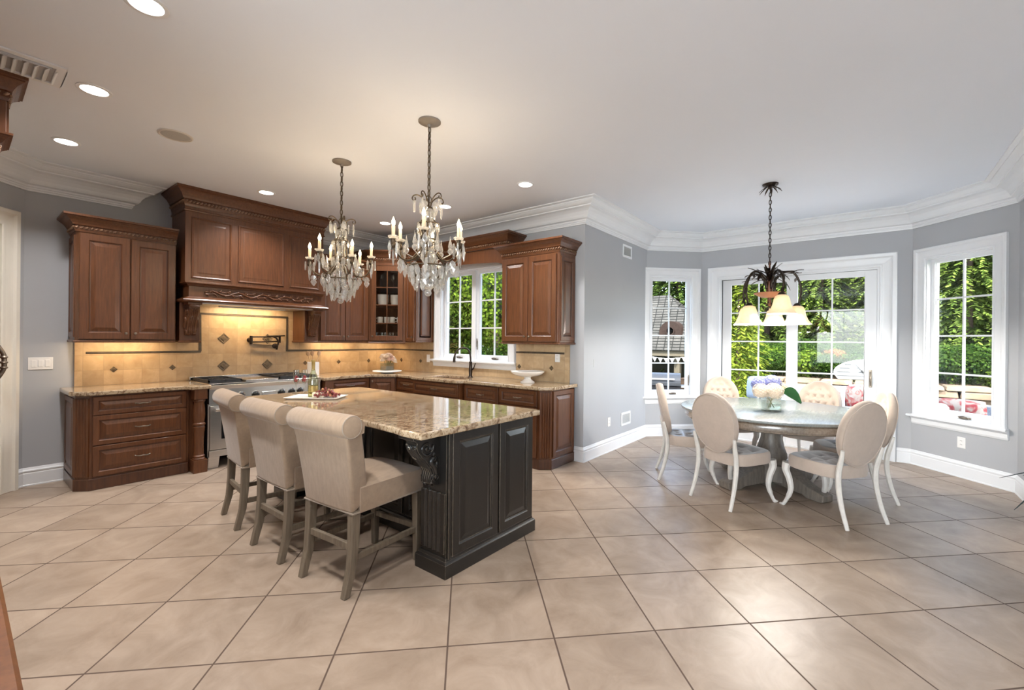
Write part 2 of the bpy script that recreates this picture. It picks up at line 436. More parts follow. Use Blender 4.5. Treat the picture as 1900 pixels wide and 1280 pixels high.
def cloth(name, col, col2=None, weave=260, rough=.9, streak=(1,1,1), bump=.25, spec=.5):
    m, n, l, out = nodes(name); b = n.new('ShaderNodeBsdfPrincipled'); l.new(b.outputs[0], out.inputs[0]); setv(b, Roughness=rough, Sheen_Weight=.25 if spec > .2 else 0, Specular_IOR_Level=spec)
    tc = n.new('ShaderNodeTexCoord'); mp = n.new('ShaderNodeMapping'); mp.inputs['Scale'].default_value = streak; l.new(tc.outputs['Object'], mp.inputs[0])
    nz = n.new('ShaderNodeTexNoise'); nz.inputs['Scale'].default_value = 14; nz.inputs['Detail'].default_value = 8; nz.inputs['Roughness'].default_value = .7; l.new(mp.outputs[0], nz.inputs['Vector'])
    r = n.new('ShaderNodeValToRGB'); r.color_ramp.elements[0].position = .3; r.color_ramp.elements[1].position = .72
    c2 = col2 or [x*.8 for x in col]; r.color_ramp.elements[0].color = rgb(c2); r.color_ramp.elements[1].color = rgb(col); l.new(nz.outputs[0], r.inputs[0]); l.new(r.outputs[0], b.inputs['Base Color'])
    nb = n.new('ShaderNodeTexNoise'); nb.inputs['Scale'].default_value = weave; l.new(mp.outputs[0], nb.inputs['Vector'])
    bp = n.new('ShaderNodeBump'); bp.inputs['Strength'].default_value = bump; bp.inputs['Distance'].default_value = .002; l.new(nb.outputs[0], bp.inputs['Height']); l.new(bp.outputs[0], b.inputs['Normal'])
    return m

q = sqrt(.5)
M_ceil = plain('ceiling_paint', (.765,.80,.86), .9, var=.01, scale=1)
M_wall = plain('grey_wall_paint', (.405,.413,.43), .8, var=.015, scale=2)
M_trim = plain('white_trim_paint', (.74,.75,.765), .35, var=.01)
M_cream = plain('cream_trim_paint', (.74,.70,.62), .4, var=.02)
M_floor = grid_tile('beige_floor_tile', (q,-q,0), (q,q,0), .937, 2.094, .506, .5215, .008, (.25,.183,.132), (.385,.30,.23), (.085,.055,.04), rough=.36, var=.10, mscale=4.2, spec=.34)
M_cab = wood('cherry_wood', (.080,.028,.010), (.145,.053,.019), .36, coat=.12)
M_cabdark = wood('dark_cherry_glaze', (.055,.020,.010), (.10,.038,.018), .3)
M_rope = wood('rope_trim_wood', (.12,.06,.03), (.34,.20,.12), .35)
M_black = wood('black_rubbed_paint', (.011,.010,.009), (.015,.0135,.012), .30, coat=.2, wear=(.42,.34,.24))
M_gran = granite('gold_granite', [(.06,.032,.018),(.20,.125,.07),(.38,.28,.175),(.46,.36,.245),(.27,.17,.095)], 1.0)
M_splash = grid_tile('travertine_tile', (1,-1,0), (0,0,1), .893-.0, .92, .155, .155, .0028, (.43,.295,.165), (.57,.425,.26), (.38,.28,.18), rough=.38, var=.13, mscale=7, bump=.2)
M_splash_sink = M_splash
M_liner = plain('bronze_liner_tile', (.085,.065,.045), .4, metal=.3, var=.25, scale=20)
M_accent = plain('bronze_accent_tile', (.16,.12,.075), .4, metal=.35, var=.35, scale=40, bump=.4, bscale=90)
M_steel = plain('brushed_steel', (.62,.61,.59), .28, metal=1, var=.06, scale=6, stretch=(1,40,40))
M_steel2 = plain('polished_steel', (.72,.71,.70), .14, metal=1, var=.03)
M_iron = plain('black_cast_iron', (.012,.012,.013), .5, var=.2)
M_ovenglass = plain('black_oven_glass', (.006,.006,.007), .05, var=0)
M_knobs = plain('black_knob', (.012,.012,.012), .3, var=.1)
M_bronze = plain('oil_rubbed_bronze', (.045,.032,.024), .35, metal=.8, var=.25, scale=30)
M_pewter = plain('antique_pewter', (.22,.18,.14), .35, metal=.9, var=.3, scale=40)
M_pewter2 = plain('aged_brass_frame', (.10,.075,.05), .38, metal=.8, var=.3, scale=40)
M_canopy = plain('taupe_canopy', (.22,.19,.16), .5, metal=.3, var=.15)
M_linen = cloth('taupe_linen', (.345,.245,.162), (.25,.175,.115), streak=(1,3.5,1))
M_piping = cloth('taupe_piping', (.30,.235,.175))
M_legwood = wood('weathered_grey_wood', (.105,.08,.055), (.19,.15,.105), .5, coat=0)
M_chair = cloth('oatmeal_upholstery', (.50,.405,.33), (.44,.355,.29), weave=400, bump=.12)
M_velvet = plain('taupe_seat_velvet', (.30,.285,.275), .38, var=.15, scale=10, sheen=.6)
M_white = plain('whitewashed_wood', (.66,.62,.56), .45, var=.07, scale=20)
M_table = wood('weathered_oak', (.15,.12,.092), (.24,.195,.155), .16, grain=(2,16,16), coat=.5)
M_tabletop = wood('pale_sheen_top', (.17,.185,.18), (.235,.25,.242), .24, grain=(2,16,16), coat=.06)  # window sheen put into the colour: paler and greyer than the oak
setv([x for x in M_tabletop.node_tree.nodes if x.type == 'BSDF_PRINCIPLED'][0], Specular_IOR_Level=.32)
M_tablebase = wood('greyed_oak', (.12,.10,.08), (.22,.185,.15), .45, grain=(12,12,2), coat=0)
M_china = plain('white_china', (.82,.80,.77), .15, var=.01, coat=.3)
M_marble = plain('white_marble', (.80,.78,.74), .25, var=.06, scale=5)
M_glass = glass_mix('clear_pane', (.97,.985,.975), .012)
M_cabglass = glass_mix('cabinet_pane', (.90,.90,.88), .05)
M_thin = glass_mix('thin_glass', (.93,.95,.94), .10)
M_bottle = glass_mix('bottle_glass', (.80,.84,.66), .16)
M_vase = glass_mix('vase_glass', (.90,.94,.93), .15)
M_crystal = crystal_mat('crystal')
M_amber = glass_mix('pale_wine', (.85,.78,.42), .04)
M_bulb = glow('warm_bulb', (1,.80,.50), 9)
M_can = glow('lit_downlight', (1,.94,.86), 6)
M_candle = plain('ivory_candle_sleeve', (.70,.58,.42), .6, var=.05)
M_plastic = plain('white_plastic', (.80,.79,.77), .3, var=0)
M_black_plastic = plain('dark_slot', (.02,.02,.02), .5, var=0)
M_grille = plain('grey_grille', (.45,.45,.44), .5, var=.05)
M_spoon = wood('spoon_wood', (.42,.26,.14), (.60,.42,.26), .5, grain=(6,6,1), coat=0)
M_grape = plain('red_grape', (.20,.035,.03), .25, var=.35, scale=40, coat=.3)
M_grape2 = plain('pale_grape', (.45,.20,.10), .25, var=.3, scale=40, coat=.3)
M_stem = plain('green_stem', (.07,.14,.03), .5, var=.2)
M_rose = plain('blush_rose', (.78,.58,.47), .6, var=.1, scale=20)
M_rose2 = plain('cream_rose', (.80,.68,.54), .6, var=.1, scale=20)
M_hyd_blue = plain('blue_hydrangea', (.22,.24,.46), .6, var=.3, scale=30)
M_leaf = leaf_mat('house_leaf', (.02,.07,.025), (.05,.13,.05), .2)
M_raspberry = plain('raspberry', (.48,.02,.05), .4, var=.3, scale=60)
M_gold = plain('gold_foil', (.55,.42,.16), .3, metal=.7, var=.2, scale=30)
M_label = plain('white_paper', (.82,.80,.74), .6, var=.02)
M_screw = plain('nickel', (.6,.58,.54), .3, metal=1, var=0)
M_pottery = plain('grey_pottery', (.25,.24,.23), .5)
# ------------------------------------------------------------------ the shell
PC = (.42, 6.30); SK = (4.57, 6.30); PL = (4.57, 2.63)
A_ = (6.43, 2.63); B_ = (7.05, 2.01); C_ = (7.05, -.43); D_ = (6.32, -1.16); E_ = (4.57, -1.16)
TH = .16
LOOP = [(-.60, 5.28), PC, SK, PL, A_, B_, C_, D_, E_, (4.57, -3.0), (-5.0, -3.0), (-5.0, 1.9), (-.60, 1.9)]

class Wall:
    """frame of a wall from P to Q; the room lies on the right-hand side"""
    def __init__(s, P, Q):
        s.P = Vector(P); s.d = (Vector(Q)-s.P); s.L = s.d.length; s.d.normalize(); s.r = Vector((s.d.y, -s.d.x))
    def at(s, a, z, c=0):
        q = s.P + s.d*a + s.r*c; return (q.x, q.y, z)
    def M(s):
        """local x along the wall, y up, z into the room"""
        return frame((s.P.x, s.P.y, 0), (s.d.x, s.d.y, 0), (0,0,1), (s.r.x, s.r.y, 0))

def wall(name, P, Q, mat, openings=(), ext=(0, 0)):
    w = Wall(P, Q); mb = MB(); a0, a1 = -ext[0], w.L+ext[1]
    xs = sorted({a0, a1} | {o[0] for o in openings} | {o[1] for o in openings}); zs = sorted({0, CEIL+.02} | {o[2] for o in openings} | {o[3] for o in openings})
    for i in range(len(xs)-1):
        for j in range(len(zs)-1):
            cx, cz = (xs[i]+xs[i+1])/2, (zs[j]+zs[j+1])/2
            if any(o[0] < cx < o[1] and o[2] < cz < o[3] for o in openings): continue
            mb.box(xs[i], xs[i+1], zs[j], zs[j+1], -TH, 0, M=w.M())
    struct(mb, name, mat); return w

# openings: window AB / CD and the sliding door, the kitchen window
W_AB_O = (.06, .735, .60, 2.425); W_CD_O = (.15, .83, .60, 2.425); DOOR_O = (.26, 2.14, 0, 2.385)
KW_O = (6.30-5.13, 6.30-3.78, 1.13, 2.44)
w_range = wall('wall_range', PC, SK, M_wall)
w_sink = wall('wall_sink', SK, PL, M_wall, [KW_O])
w_alc = wall('wall_alcove', PL, A_, M_wall, ext=(-TH, 0))
w_ab = wall('wall_bay_near_kitchen', A_, B_, M_wall, [W_AB_O])
w_bc = wall('wall_bay', B_, C_, M_wall, [DOOR_O])
w_cd = wall('wall_bay_far_side', C_, D_, M_wall, [W_CD_O])
w_de = wall('wall_alcove_far_side', D_, E_, M_wall, ext=(0, -TH))
w_diag = wall('wall_diagonal', LOOP[0], PC, M_wall, [(.25, 1.225, 0, 2.43)], ext=(.0, 0))
wall('wall_family_room', E_, LOOP[9], M_wall)
wall('wall_rear', LOOP[9], LOOP[10], M_wall)
w_end = wall('wall_end', LOOP[10], LOOP[11], M_wall, [(.4, 4.5, .3, 2.6)])
wall('wall_return', LOOP[11], LOOP[12], M_wall, ext=(0, -TH))
wall('wall_refrigerator', LOOP[12], LOOP[0], M_wall)

# floor and ceiling follow the same plan, a little larger
mb = MB(); mb.prism([(-5.2,-3.2),(4.75,-3.2),(4.75,-1.35),(6.4,-1.35),(7.22,-.5),(7.22,2.1),(6.5,2.82),(4.75,2.82),(4.75,6.48),(-.8,6.48),(-.8,2.1),(-5.2,2.1)][::-1], -.12, 0)
struct(mb, 'floor', M_floor)
mb = MB(); mb.prism([(-5.2,-3.2),(4.75,-3.2),(4.75,-1.35),(6.4,-1.35),(7.22,-.5),(7.22,2.1),(6.5,2.82),(4.75,2.82),(4.75,6.48),(-.8,6.48),(-.8,2.1),(-5.2,2.1)][::-1], CEIL, CEIL+.2)
struct(mb, 'ceiling', M_ceil)
# the roof over it keeps the sun off the ceiling edge
mb = MB(); mb.prism([(-5.5,-3.5),(5.0,-3.5),(5.0,-1.6),(6.5,-1.6),(7.5,-.6),(7.5,2.2),(6.6,3.1),(5.0,3.1),(5.0,6.8),(-5.5,6.8)][::-1], CEIL+.2, CEIL+.5)
struct(mb, 'roof', plain('roof_grey', (.18,.17,.16), .8))

# crown moulding: profile (out of the wall, height)
CH, CO = .245, .255
CROWN = [(0,0),(.014,0),(.016,.014),(.022,.018),(.022,.032),(.030,.036),(.034,.052),(.060,.062),(.066,.074),(.070,.074),(.080,.098),(.102,.128),(.134,.152),(.160,.162),(.168,.164),(.168,.176),(.186,.184),(.206,.200),(.216,.212),(.222,.214),(.222,.224),(.240,.230),(.255,.234),(.255,.245),(0,.245)]
def crown(name, path, mat=M_trim):
    mb = MB(); mb.sweep(path, CROWN, lambda a,b,h: (a,b,CEIL-CH+h), side=1); struct(mb, name, mat)
crown('trim_1', [LOOP[12], LOOP[0], PC, (1.18, 6.30), (1.18, 6.303)])
crown('trim_2', [(3.18, 6.30), SK, PL, A_, B_, C_, D_, E_, LOOP[9], LOOP[10], LOOP[11], LOOP[12]])

BASE = [(0,0),(.020,0),(.020,.012),(.016,.016),(.016,.118),(.013,.124),(.013,.130),(.017,.136),(.017,.146),(.010,.156),(.004,.172),(0,.174)]
def baseboard(name, path, mat=M_trim):
    mb = MB(); mb.sweep(path, BASE, lambda a,b,h: (a,b,h), side=1); struct(mb, name, mat)
baseboard('baseboard_range', [w_diag.at(1.372, 0)[:2], PC, (.70, 6.30)])
baseboard('baseboard_alcove', [(4.57, 2.75), PL, A_, B_, w_bc.at(.09, 0)[:2]])
baseboard('baseboard_bay', [w_bc.at(2.305, 0)[:2], C_, D_, E_])
baseboard('baseboard_rear', [E_, LOOP[9], LOOP[10], LOOP[11], LOOP[12], LOOP[0]])

# window and door casing swept round an opening
CASE = [(0,0),(0,.016),(.006,.020),(.016,.020),(.020,.014),(.034,.013),(.070,.017),(.082,.020),(.088,.026),(.094,.034),(.118,.036),(.125,.030),(.125,0)]
def casing(w, s0, s1, z0, z1, width, mat, parent, legs=True, closed=False, name='casing', t=1.0):
    k = width/.125; prof = [(a*k, c*t) for a, c in CASE]
    mb = MB()
    path = [(s0,z0),(s0,z1),(s1,z1),(s1,z0)]
    mb.sweep(path, prof, lambda a,b,h: w.at(a, b, h), closed=closed, side=-1)
    return struct(mb, name, mat, parent)

def rect_ring(mb, w, s0, s1, z0, z1, t, c0, c1, tb=None, tt=None):
    """frame of bars of width t, between depths c0 and c1"""
    tb = tb or t; tt = tt or t; M = w.M()
    mb.box(s0, s0+t, z0, z1, c0, c1, M); mb.box(s1-t, s1, z0, z1, c0, c1, M)
    mb.box(s0+t, s1-t, z0, z0+tb, c0, c1, M); mb.box(s0+t, s1-t, z1-tt, z1, c0, c1, M)

def bars(mb, w, s0, s1, z0, z1, nc, nr, t, c0, c1):
    M = w.M()
    for i in range(1, nc):
        x = s0+(s1-s0)*i/nc; mb.box(x-t/2, x+t/2, z0, z1, c0, c1, M)
    for j in range(1, nr):
        z = z0+(z1-z0)*j/nr; mb.box(s0, s1, z-t/2, z+t/2, c0+.001, c1-.001, M)

def crank(parent, w, s, z, c):
    mb = MB(); M = w.M()
    mb.prism([(s-.055,0),(s+.055,0),(s+.045,.03),(s-.045,.03)], 0, .016, M @ Matrix(((1,0,0,0),(0,0,1,z),(0,1,0,c),(0,0,0,1))))
    mb.tube([w.at(s+.04, z+.02, c+.03), w.at(s, z+.026, c+.034), w.at(s-.045, z+.018, c+.034)], .006, 6)
    struct(mb, 'crank_handle', M_pewter, parent, bevel=.003)

def sill(parent, w, s0, s1, z, dep, mat, apron=.085, h=.03):
    mb = MB(); M = w.M()
    # nose and apron in one moulded profile
    prof = [(0,0),(dep-.01,0),(dep,-.006),(dep,-h+.006),(dep-.01,-h),(.034,-h-.004),(.030,-h-.016),(.022,-h-.024),(.020,-h-apron+.02),(.012,-h-apron),(0,-h-apron)]
    P = [w.at(s0, 0, 0)[:2], w.at(s1, 0, 0)[:2]]
    v = []
    for s in (s0, s1): v += [w.at(s + (0 if c > .035 else (.02 if s == s0 else -.02)), z+hh, c) for c, hh in prof]
    n = len(prof); fs = [(j, n+j, n+(j+1)%n, (j+1)%n) for j in range(n)] + [tuple(range(n)), tuple(range(n, 2*n))[::-1]]
    mb.add(v, fs); struct(mb, 'windowsill', mat, parent)

def casement(name, w, O, width, rows, cols, mat, sash=.055, extra_sill=.03, sill_dep=.075, units=1, split=.07):
    """opening O=(s0,s1,z0,z1) in wall W"""
    s0, s1, z0, z1 = O
    mb = MB(); rect_ring(mb, w, s0, s1, z0, z1, .018, -TH, 0.0, tb=.022)
    win = struct(mb, name, mat)
    casing(w, s0+.006, s1-.006, z0, z1-.006, width, mat, win)
    sill(win, w, s0-width-extra_sill, s1+width+extra_sill, z0+.004, sill_dep, mat)
    a, b = s0+.018, s1-.018; span = (b-a-split*(units-1))/units
    if units > 1:
        for k in range(1, units):
            x = a+span*k+split*(k-1); struct(MB().box(x, x+split, z0+.02, z1-.018, -.12, -.02, w.M()), 'mullion', mat, win)
    for k in range(units):
        x0 = a+k*(span+split); x1 = x0+span
        m = MB(); rect_ring(m, w, x0, x1, z0+.022, z1-.018, sash*.72, -.115, -.055, tb=sash*1.05, tt=sash*.72); rect_ring(m, w, x0+sash*.6, x1-sash*.6, z0+.022+sash, z1-.018-sash*.6, .014, -.105, -.068)
        sh = struct(m, 'sash', mat, win)
        g0, g1, h0, h1 = x0+sash*.72, x1-sash*.72, z0+.022+sash*1.05, z1-.018-sash*.72
        m = MB(); bars(m, w, g0, g1, h0, h1, cols, rows, .018, -.095, -.076); struct(m, 'muntins', mat, sh)
        struct(MB().box(g0-.005, g1+.005, h0-.005, h1+.005, -.088, -.083, w.M()), 'glass', M_glass, sh)
        crank(win, w, (x0+x1)/2+.05, z0+.028, -.05)
        mb = MB(); hx = (x1-.012) if (units == 1 or k == 0) else (x0+.012)
        mb.box(hx-.006, hx+.006, z0+.16, z0+.29, -.055, -.045, w.M()); mb.box(hx-.004, hx+.004, z0+.20, z0+.32, -.047, -.035, w.M())
        struct(mb, 'sash_lock', M_pewter, win, bevel=.002)
    return win

casement('window_1', w_ab, W_AB_O, .125, 4, 2, M_trim)
casement('window_2', w_cd, W_CD_O, .125, 4, 2, M_trim)
casement('window_3', w_sink, KW_O, .125, 3, 2, M_trim, units=2, split=.075, sill_dep=.07, extra_sill=.035, sash=.05)

# sliding door in the bay
mb = MB(); rect_ring(mb, w_bc, *DOOR_O, .03, -TH, 0.0, tb=.02)
d1 = struct(mb, 'door_1', M_trim)
casing(w_bc, DOOR_O[0]+.01, DOOR_O[1]-.01, 0, DOOR_O[3]-.008, .168, M_trim, d1, t=1.1)
for (s0, s1, c0, nm) in ((.29, 1.255, -.13, 0), (1.13, 2.11, -.075, 1)):
    m = MB(); rect_ring(m, w_bc, s0, s1, .02, 2.355, .125 if nm else .115, c0, c0+.045, tb=.17, tt=.075)
    lf = struct(m, 'door_panel', M_trim, d1, bevel=.004)
    g0, g1, h0, h1 = s0+(.125 if nm else .115), s1-(.125 if nm else .115), .19, 2.28
    if nm: g0 = s0+.14; g1 = s1-.085
    m = MB(); bars(m, w_bc, g0-.02, g1+.02, h0, h1, 2, 5, .018, c0+.012, c0+.032); struct(m, 'muntins', M_trim, lf)
    struct(MB().box(s0+.09, s1-.08, h0-.01, h1+.01, c0+.020, c0+.025, w_bc.M()), 'glass', M_glass, lf)
mb = MB(); M = w_bc.M(); mb.box(.288,.296,.02,2.36,-.06,-.03,M); mb.box(.29,2.11,2.352,2.358,-.06,-.03,M); struct(mb, 'gap_shade', M_black_plastic, d1)  # dark strips stand in for the shaded gap beside and above the leaves
# the pull on the sliding leaf
mb = MB(); mb.box(2.035, 2.065, .88, 1.10, -.03, -.022, w_bc.M())
cv = catmull([(2.05,.905,-.02),(2.05,.93,.012),(2.05,.99,.026),(2.05,1.05,.012),(2.05,1.075,-.02)], 5)
mb.tube([w_bc.at(*p) for p in [(x,z,c) for x,z,c in cv]], .008, 8)
struct(mb, 'door_pull', M_pewter, d1, bevel=.003)

# cased doorway in the diagonal wall, its panelled leaf standing in the frame
mb = MB(); rect_ring(mb, w_diag, .25, 1.225, 0, 2.43, .03, -TH, 0.0, tb=.01)
d2 = struct(mb, 'door_2', M_cream)
casing(w_diag, .26, 1.22, 0, 2.425, .15, M_cream, d2, t=1.2)
m = MB(); m.box(.28, 1.195, .01, 2.40, -.10, -.06, w_diag.M())
for z0, z1 in ((.2, .95), (1.08, 2.25)):
    for a in (.34, .76): panel_front(m, w_diag.M() @ Matrix.Translation((a, z0, -.062)), .36, z1-z0, t=.012, fr=.03)
lf = struct(m, 'door_leaf', M_cream, d2)

# unseen window behind the viewer, added as a source of fill light
O4 = (.4, 4.5, .3, 2.6); mb = MB(); rect_ring(mb, w_end, *O4, .06, -TH, 0.0); bars(mb, w_end, .46, 4.44, .36, 2.54, 5, 3, .03, -.1, -.07); wn4 = struct(mb, 'fill_window_4', M_trim)
casing(w_end, *O4, .12, M_trim, wn4, closed=True)

# tiled splash on both walls
mb = MB(); mb.box(.763, 4.57, 6.285, 6.30, .92, 1.385); mb.box(1.55, 3.08, 6.285, 6.2999, 1.385, 1.84)
bs = struct(mb, 'wall_tile_range', M_splash)
m = MB()
def bar3(a, b, c, d, y0=6.278, y1=6.287): m.box(a, b, y0, y1, c, d)
lt = .024
bar3(.843, 1.833, 1.247, 1.247+lt); bar3(1.809, 1.833, 1.247+lt, 1.70); bar3(1.809, 2.837, 1.70, 1.70+lt); bar3(2.813, 2.837, 1.247, 1.70); bar3(2.837, 4.555, 1.247, 1.247+lt)
struct(m, 'tile_liner', M_liner, bs, bevel=.004)
def diamond(x, z, r, parent, wallx=None):
    mb = MB()
    def P(a, b, c): return (x+a, 6.286-c, z+b) if wallx is None else (wallx-c, x+a, z+b)
    rings = [(r,0),(r,.006),(r*.84,.008),(r*.74,.004),(r*.50,.004),(r*.42,.009),(r*.2,.010)]
    v = []
    for q_, c in rings: v += [P(-q_,0,c),P(0,-q_,c),P(q_,0,c),P(0,q_,c)]
    fs = []
    for k in range(len(rings)-1):
        for j in range(4): fs.append((k*4+j, k*4+(j+1)%4, k*4+4+(j+1)%4, k*4+4+j))
    a = (len(rings)-1)*4; fs.append((a,a+1,a+2,a+3)); mb.add(v, fs)
    struct(mb, 'accent_tile', M_accent, parent)
for x, z in ((2.069,1.08),(2.575,1.08),(2.069,1.416),(2.575,1.416)): diamond(x, z, .067, bs)
for x in (1.057, 1.559, 3.08, 3.583, 4.092): diamond(x, 1.081, .031, bs)
mb = MB(); mb.box(4.555, 4.57, 5.262, 6.285, .92, 1.385); mb.box(4.555, 4.57, 3.64, 5.262, .92, 1.03); mb.box(4.555, 4.57, 2.82, 3.64, .92, 1.40)
bs2 = struct(mb, 'wall_tile_sink', M_splash)
m = MB(); m.box(4.548, 4.557, 5.262, 6.28, 1.247, 1.271); m.box(4.548, 4.557, 2.89, 3.64, 1.262, 1.286); struct(m, 'tile_liner', M_liner, bs2, bevel=.004)
for y in (6.06, 5.571, 3.585, 3.078): diamond(y, 1.088, .031, bs2, wallx=4.556)
# ------------------------------------------------------------------ kitchen cabinets
def box_body(poly, z0, z1, mat, parent, name='body', bevel=.003):
    return MB().prism(poly, z0, z1).build(name, mat, parent, bevel=bevel)

def front_x(parent, name, x0, x1, z0, z1, y, handle=None, hx=None, hz=None, mat=None, fr=.06, t=.021):
    """a panelled front facing -y; its carcass face is at Y=y"""
    mb = MB(); panel_front(mb, vframe((x0, y, z0), 0), x1-x0, z1-z0, fr=fr, t=t)
    o = mb.build(name, mat or M_cab, parent)
    M = vframe((hx if hx else (x0+x1)/2, y, hz if hz else (z0+z1)/2), 0) @ Matrix.Translation((0,0,t))
    if handle == 'knob': knob_mb(M).build('knob', M_pewter, o)
    if handle == 'pull': pull_mb(M).build('pull', M_pewter, o)
    return o

def front_any(parent, name, P, ang, w, z0, z1, handle=None, hs=None, hz=None, mat=None, fr=.06, t=.021):
    M = vframe((P[0], P[1], z0), ang); mb = MB(); panel_front(mb, M, w, z1-z0, fr=fr, t=t); o = mb.build(name, mat or M_cab, parent)
    H = M @ Matrix.Translation((hs if hs is not None else w/2, (hz-z0) if hz else (z1-z0)/2, t))
    if handle == 'knob': knob_mb(H).build('knob', M_pewter, o)
    if handle == 'pull': pull_mb(H).build('pull', M_pewter, o)
    return o

GAP = .004
DOWN = -pi/2     # heading -y: front faces -x
# --- drawer base beside the diagonal wall
t = thing('drawer_base_cabinet', 'cherry three-drawer base cabinet with fluted corner and turned post, beside the cooking range', 'cabinet', (1.15, 5.98, 0))
box_body([(.705,6.295),(.705,5.755),(.79,5.665),(1.55,5.665),(1.55,6.295)], .105, .88, M_cab, t)
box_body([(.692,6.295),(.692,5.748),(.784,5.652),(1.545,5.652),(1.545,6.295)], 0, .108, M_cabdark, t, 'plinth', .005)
for z0, z1 in ((.695,.866),(.415,.688),(.125,.407)): front_x(t, 'drawer', .81, 1.525, z0, z1, 5.665, 'pull', fr=.045)
mb = MB(); L = hypot(.085,.09); flutes(mb, vframe((.705,5.755,.13), atan2(-.09,.085)), L, .72, n=4, t=.016, marg=.012); mb.build('fluted_pilaster', M_cab, t)
mb = MB(); panel_front(mb, vframe((.705, 6.27, .13), DOWN), .49, .72, fr=.05, t=.012); mb.build('end_panel', M_cab, t)
def turned_post(x, y, parent):
    mb = MB(); mb.box(x-.062,x+.062,y-.062,y+.062,0,.135); mb.box(x-.058,x+.058,y-.058,y+.058,.775,.88)
    prof = [(.055,.135),(.058,.145),(.050,.152),(.050,.165),(.056,.172),(.044,.185),(.043,.30),(.046,.40),(.052,.475),(.052,.485),(.046,.49),(.056,.50),(.056,.515),(.046,.525),(.047,.54),(.054,.60),(.052,.66),(.044,.73),(.046,.745),(.054,.752),(.054,.765),(.05,.775)]
    mb.lathe(prof, 24, Matrix.Translation((x,y,0))); return mb.build('turned_post', M_cab, parent, bevel=.003)
turned_post(1.622, 5.60, t)
box_body([(1.55,6.295),(1.55,5.69),(1.69,5.69),(1.69,6.295)], 0, .88, M_cab, t, 'post_backing')

def slab(name, label, cat, outer, inner=None, z0=.88, z1=.92, mat=None, bev=.012):
    """stone top with a moulded edge and an optional cut-out"""
    bm = bmesh.new(); loops = []
    for lp in ([outer] + ([inner] if inner else [])):
        vs_ = [bm.verts.new((p[0], p[1], z1)) for p in lp]; loops += [bm.edges.new((vs_[i], vs_[(i+1)%len(vs_)])) for i in range(len(vs_))]
    bmesh.ops.triangle_fill(bm, use_beauty=True, use_dissolve=False, edges=loops)
    bmesh.ops.recalc_face_normals(bm, faces=bm.faces)
    r = bmesh.ops.extrude_face_region(bm, geom=list(bm.faces))
    for g in r['geom']:
        if isinstance(g, bmesh.types.BMVert): g.co.z = z0
    bmesh.ops.recalc_face_normals(bm, faces=bm.faces)
    bmesh.ops.dissolve_limit(bm, angle_limit=.01, verts=bm.verts, edges=bm.edges)
    me = bpy.data.meshes.new(name); bm.to_mesh(me); bm.free(); me.materials.append(mat or M_gran)
    o = bpy.data.objects.new(name, me); COL.objects.link(o)
    b = o.modifiers.new('edge', 'BEVEL'); b.width = bev; b.segments = 4; b.limit_method = 'ANGLE'; b.angle_limit = radians(50); b.profile = .6
    return tag(o, label, cat)

slab('worktop', 'gold granite worktop over the three-drawer cabinet beside the range', 'worktop',
     [(.66,6.285),(.66,5.735),(.765,5.617),(1.50,5.617),(1.535,5.525),(1.71,5.525),(1.71,6.285)])

# --- the cooking range
t = thing('cooking_range', 'wide stainless steel gas range with black knobs under the wooden hood', 'range', (2.33, 5.95, 0))
X0, X1, YF = 1.712, 2.945, 5.62
mb = MB(); mb.box(X0, X1, YF+.02, 6.28, .13, .90); mb.build('body', M_steel, t, bevel=.004)
mb = MB(); mb.box(X0-.0, X1, 5.60, 6.282, .895, .925); mb.box(X0, X1, 6.24, 6.282, .925, .965); mb.build('cooktop', M_steel2, t, bevel=.006, seg=3)
mb = MB(); mb.prism([(5.60,.70),(5.60,.86),(5.585,.905),(5.645,.905),(5.645,.70)], X0, X1, Matrix(((0,0,1,0),(1,0,0,0),(0,1,0,0),(0,0,0,1)))); mb.build('control_panel', M_steel, t, bevel=.004)
for x in (1.80, 2.02, 2.17, 2.46, 2.58, 2.68, 2.86):
    M = vframe((x, 5.60, .775), 0); kb = MB(); kb.lathe([(.036,0),(.036,.006),(.030,.010),(.027,.034),(.020,.040),(0,.041)], 20, M); kb.box(-.005,.005,-.026,.026,.038,.048,M)
    k = kb.build('knob', M_knobs, t); rg = MB(); rg.lathe([(.044,0),(.044,.004),(.034,.007),(.034,0)], 20, M); rg.build('bezel', M_steel2, k)
MB().box(2.24, 2.40, 5.594, 5.60, .735, .80).build('badge_plate', M_steel2, t, bevel=.002)
for a, b in ((1.722, 2.27), (2.285, 2.935)):
    mb = MB(); mb.box(a, b, 5.60, 5.645, .205, .685); dr = mb.build('oven_door', M_steel, t, bevel=.006, seg=3)
    wx0, wx1 = (1.83, 2.16) if a < 2 else (2.42, 2.80)
    MB().box(wx0, wx1, 5.594, 5.604, .315, .57).build('oven_window', M_ovenglass, dr, bevel=.004)
    hb = MB(); hb.tube([(a+.04,5.54,.645),(b-.04,5.54,.645)], .016, 14)
    for x in (a+.05, b-.05): hb.box(x-.016,x+.016,5.54,5.602,.630,.660); hb.tube([(x-.02,5.54,.645),(x+.02,5.54,.645)], .020, 14)
    hb.build('handle', M_steel2, dr)
mb = MB(); mb.box(X0+.005, X1-.005, 5.605, 5.66, .125, .195); mb.build('kick_panel', M_steel, t, bevel=.004)
for x in (1.76, 2.30, 2.84): mb = MB(); mb.taper(x-.05,x+.05,5.62,5.68,0,x-.05,x+.06,5.61,5.70,.128); mb.build('leg', M_steel, t, bevel=.004)
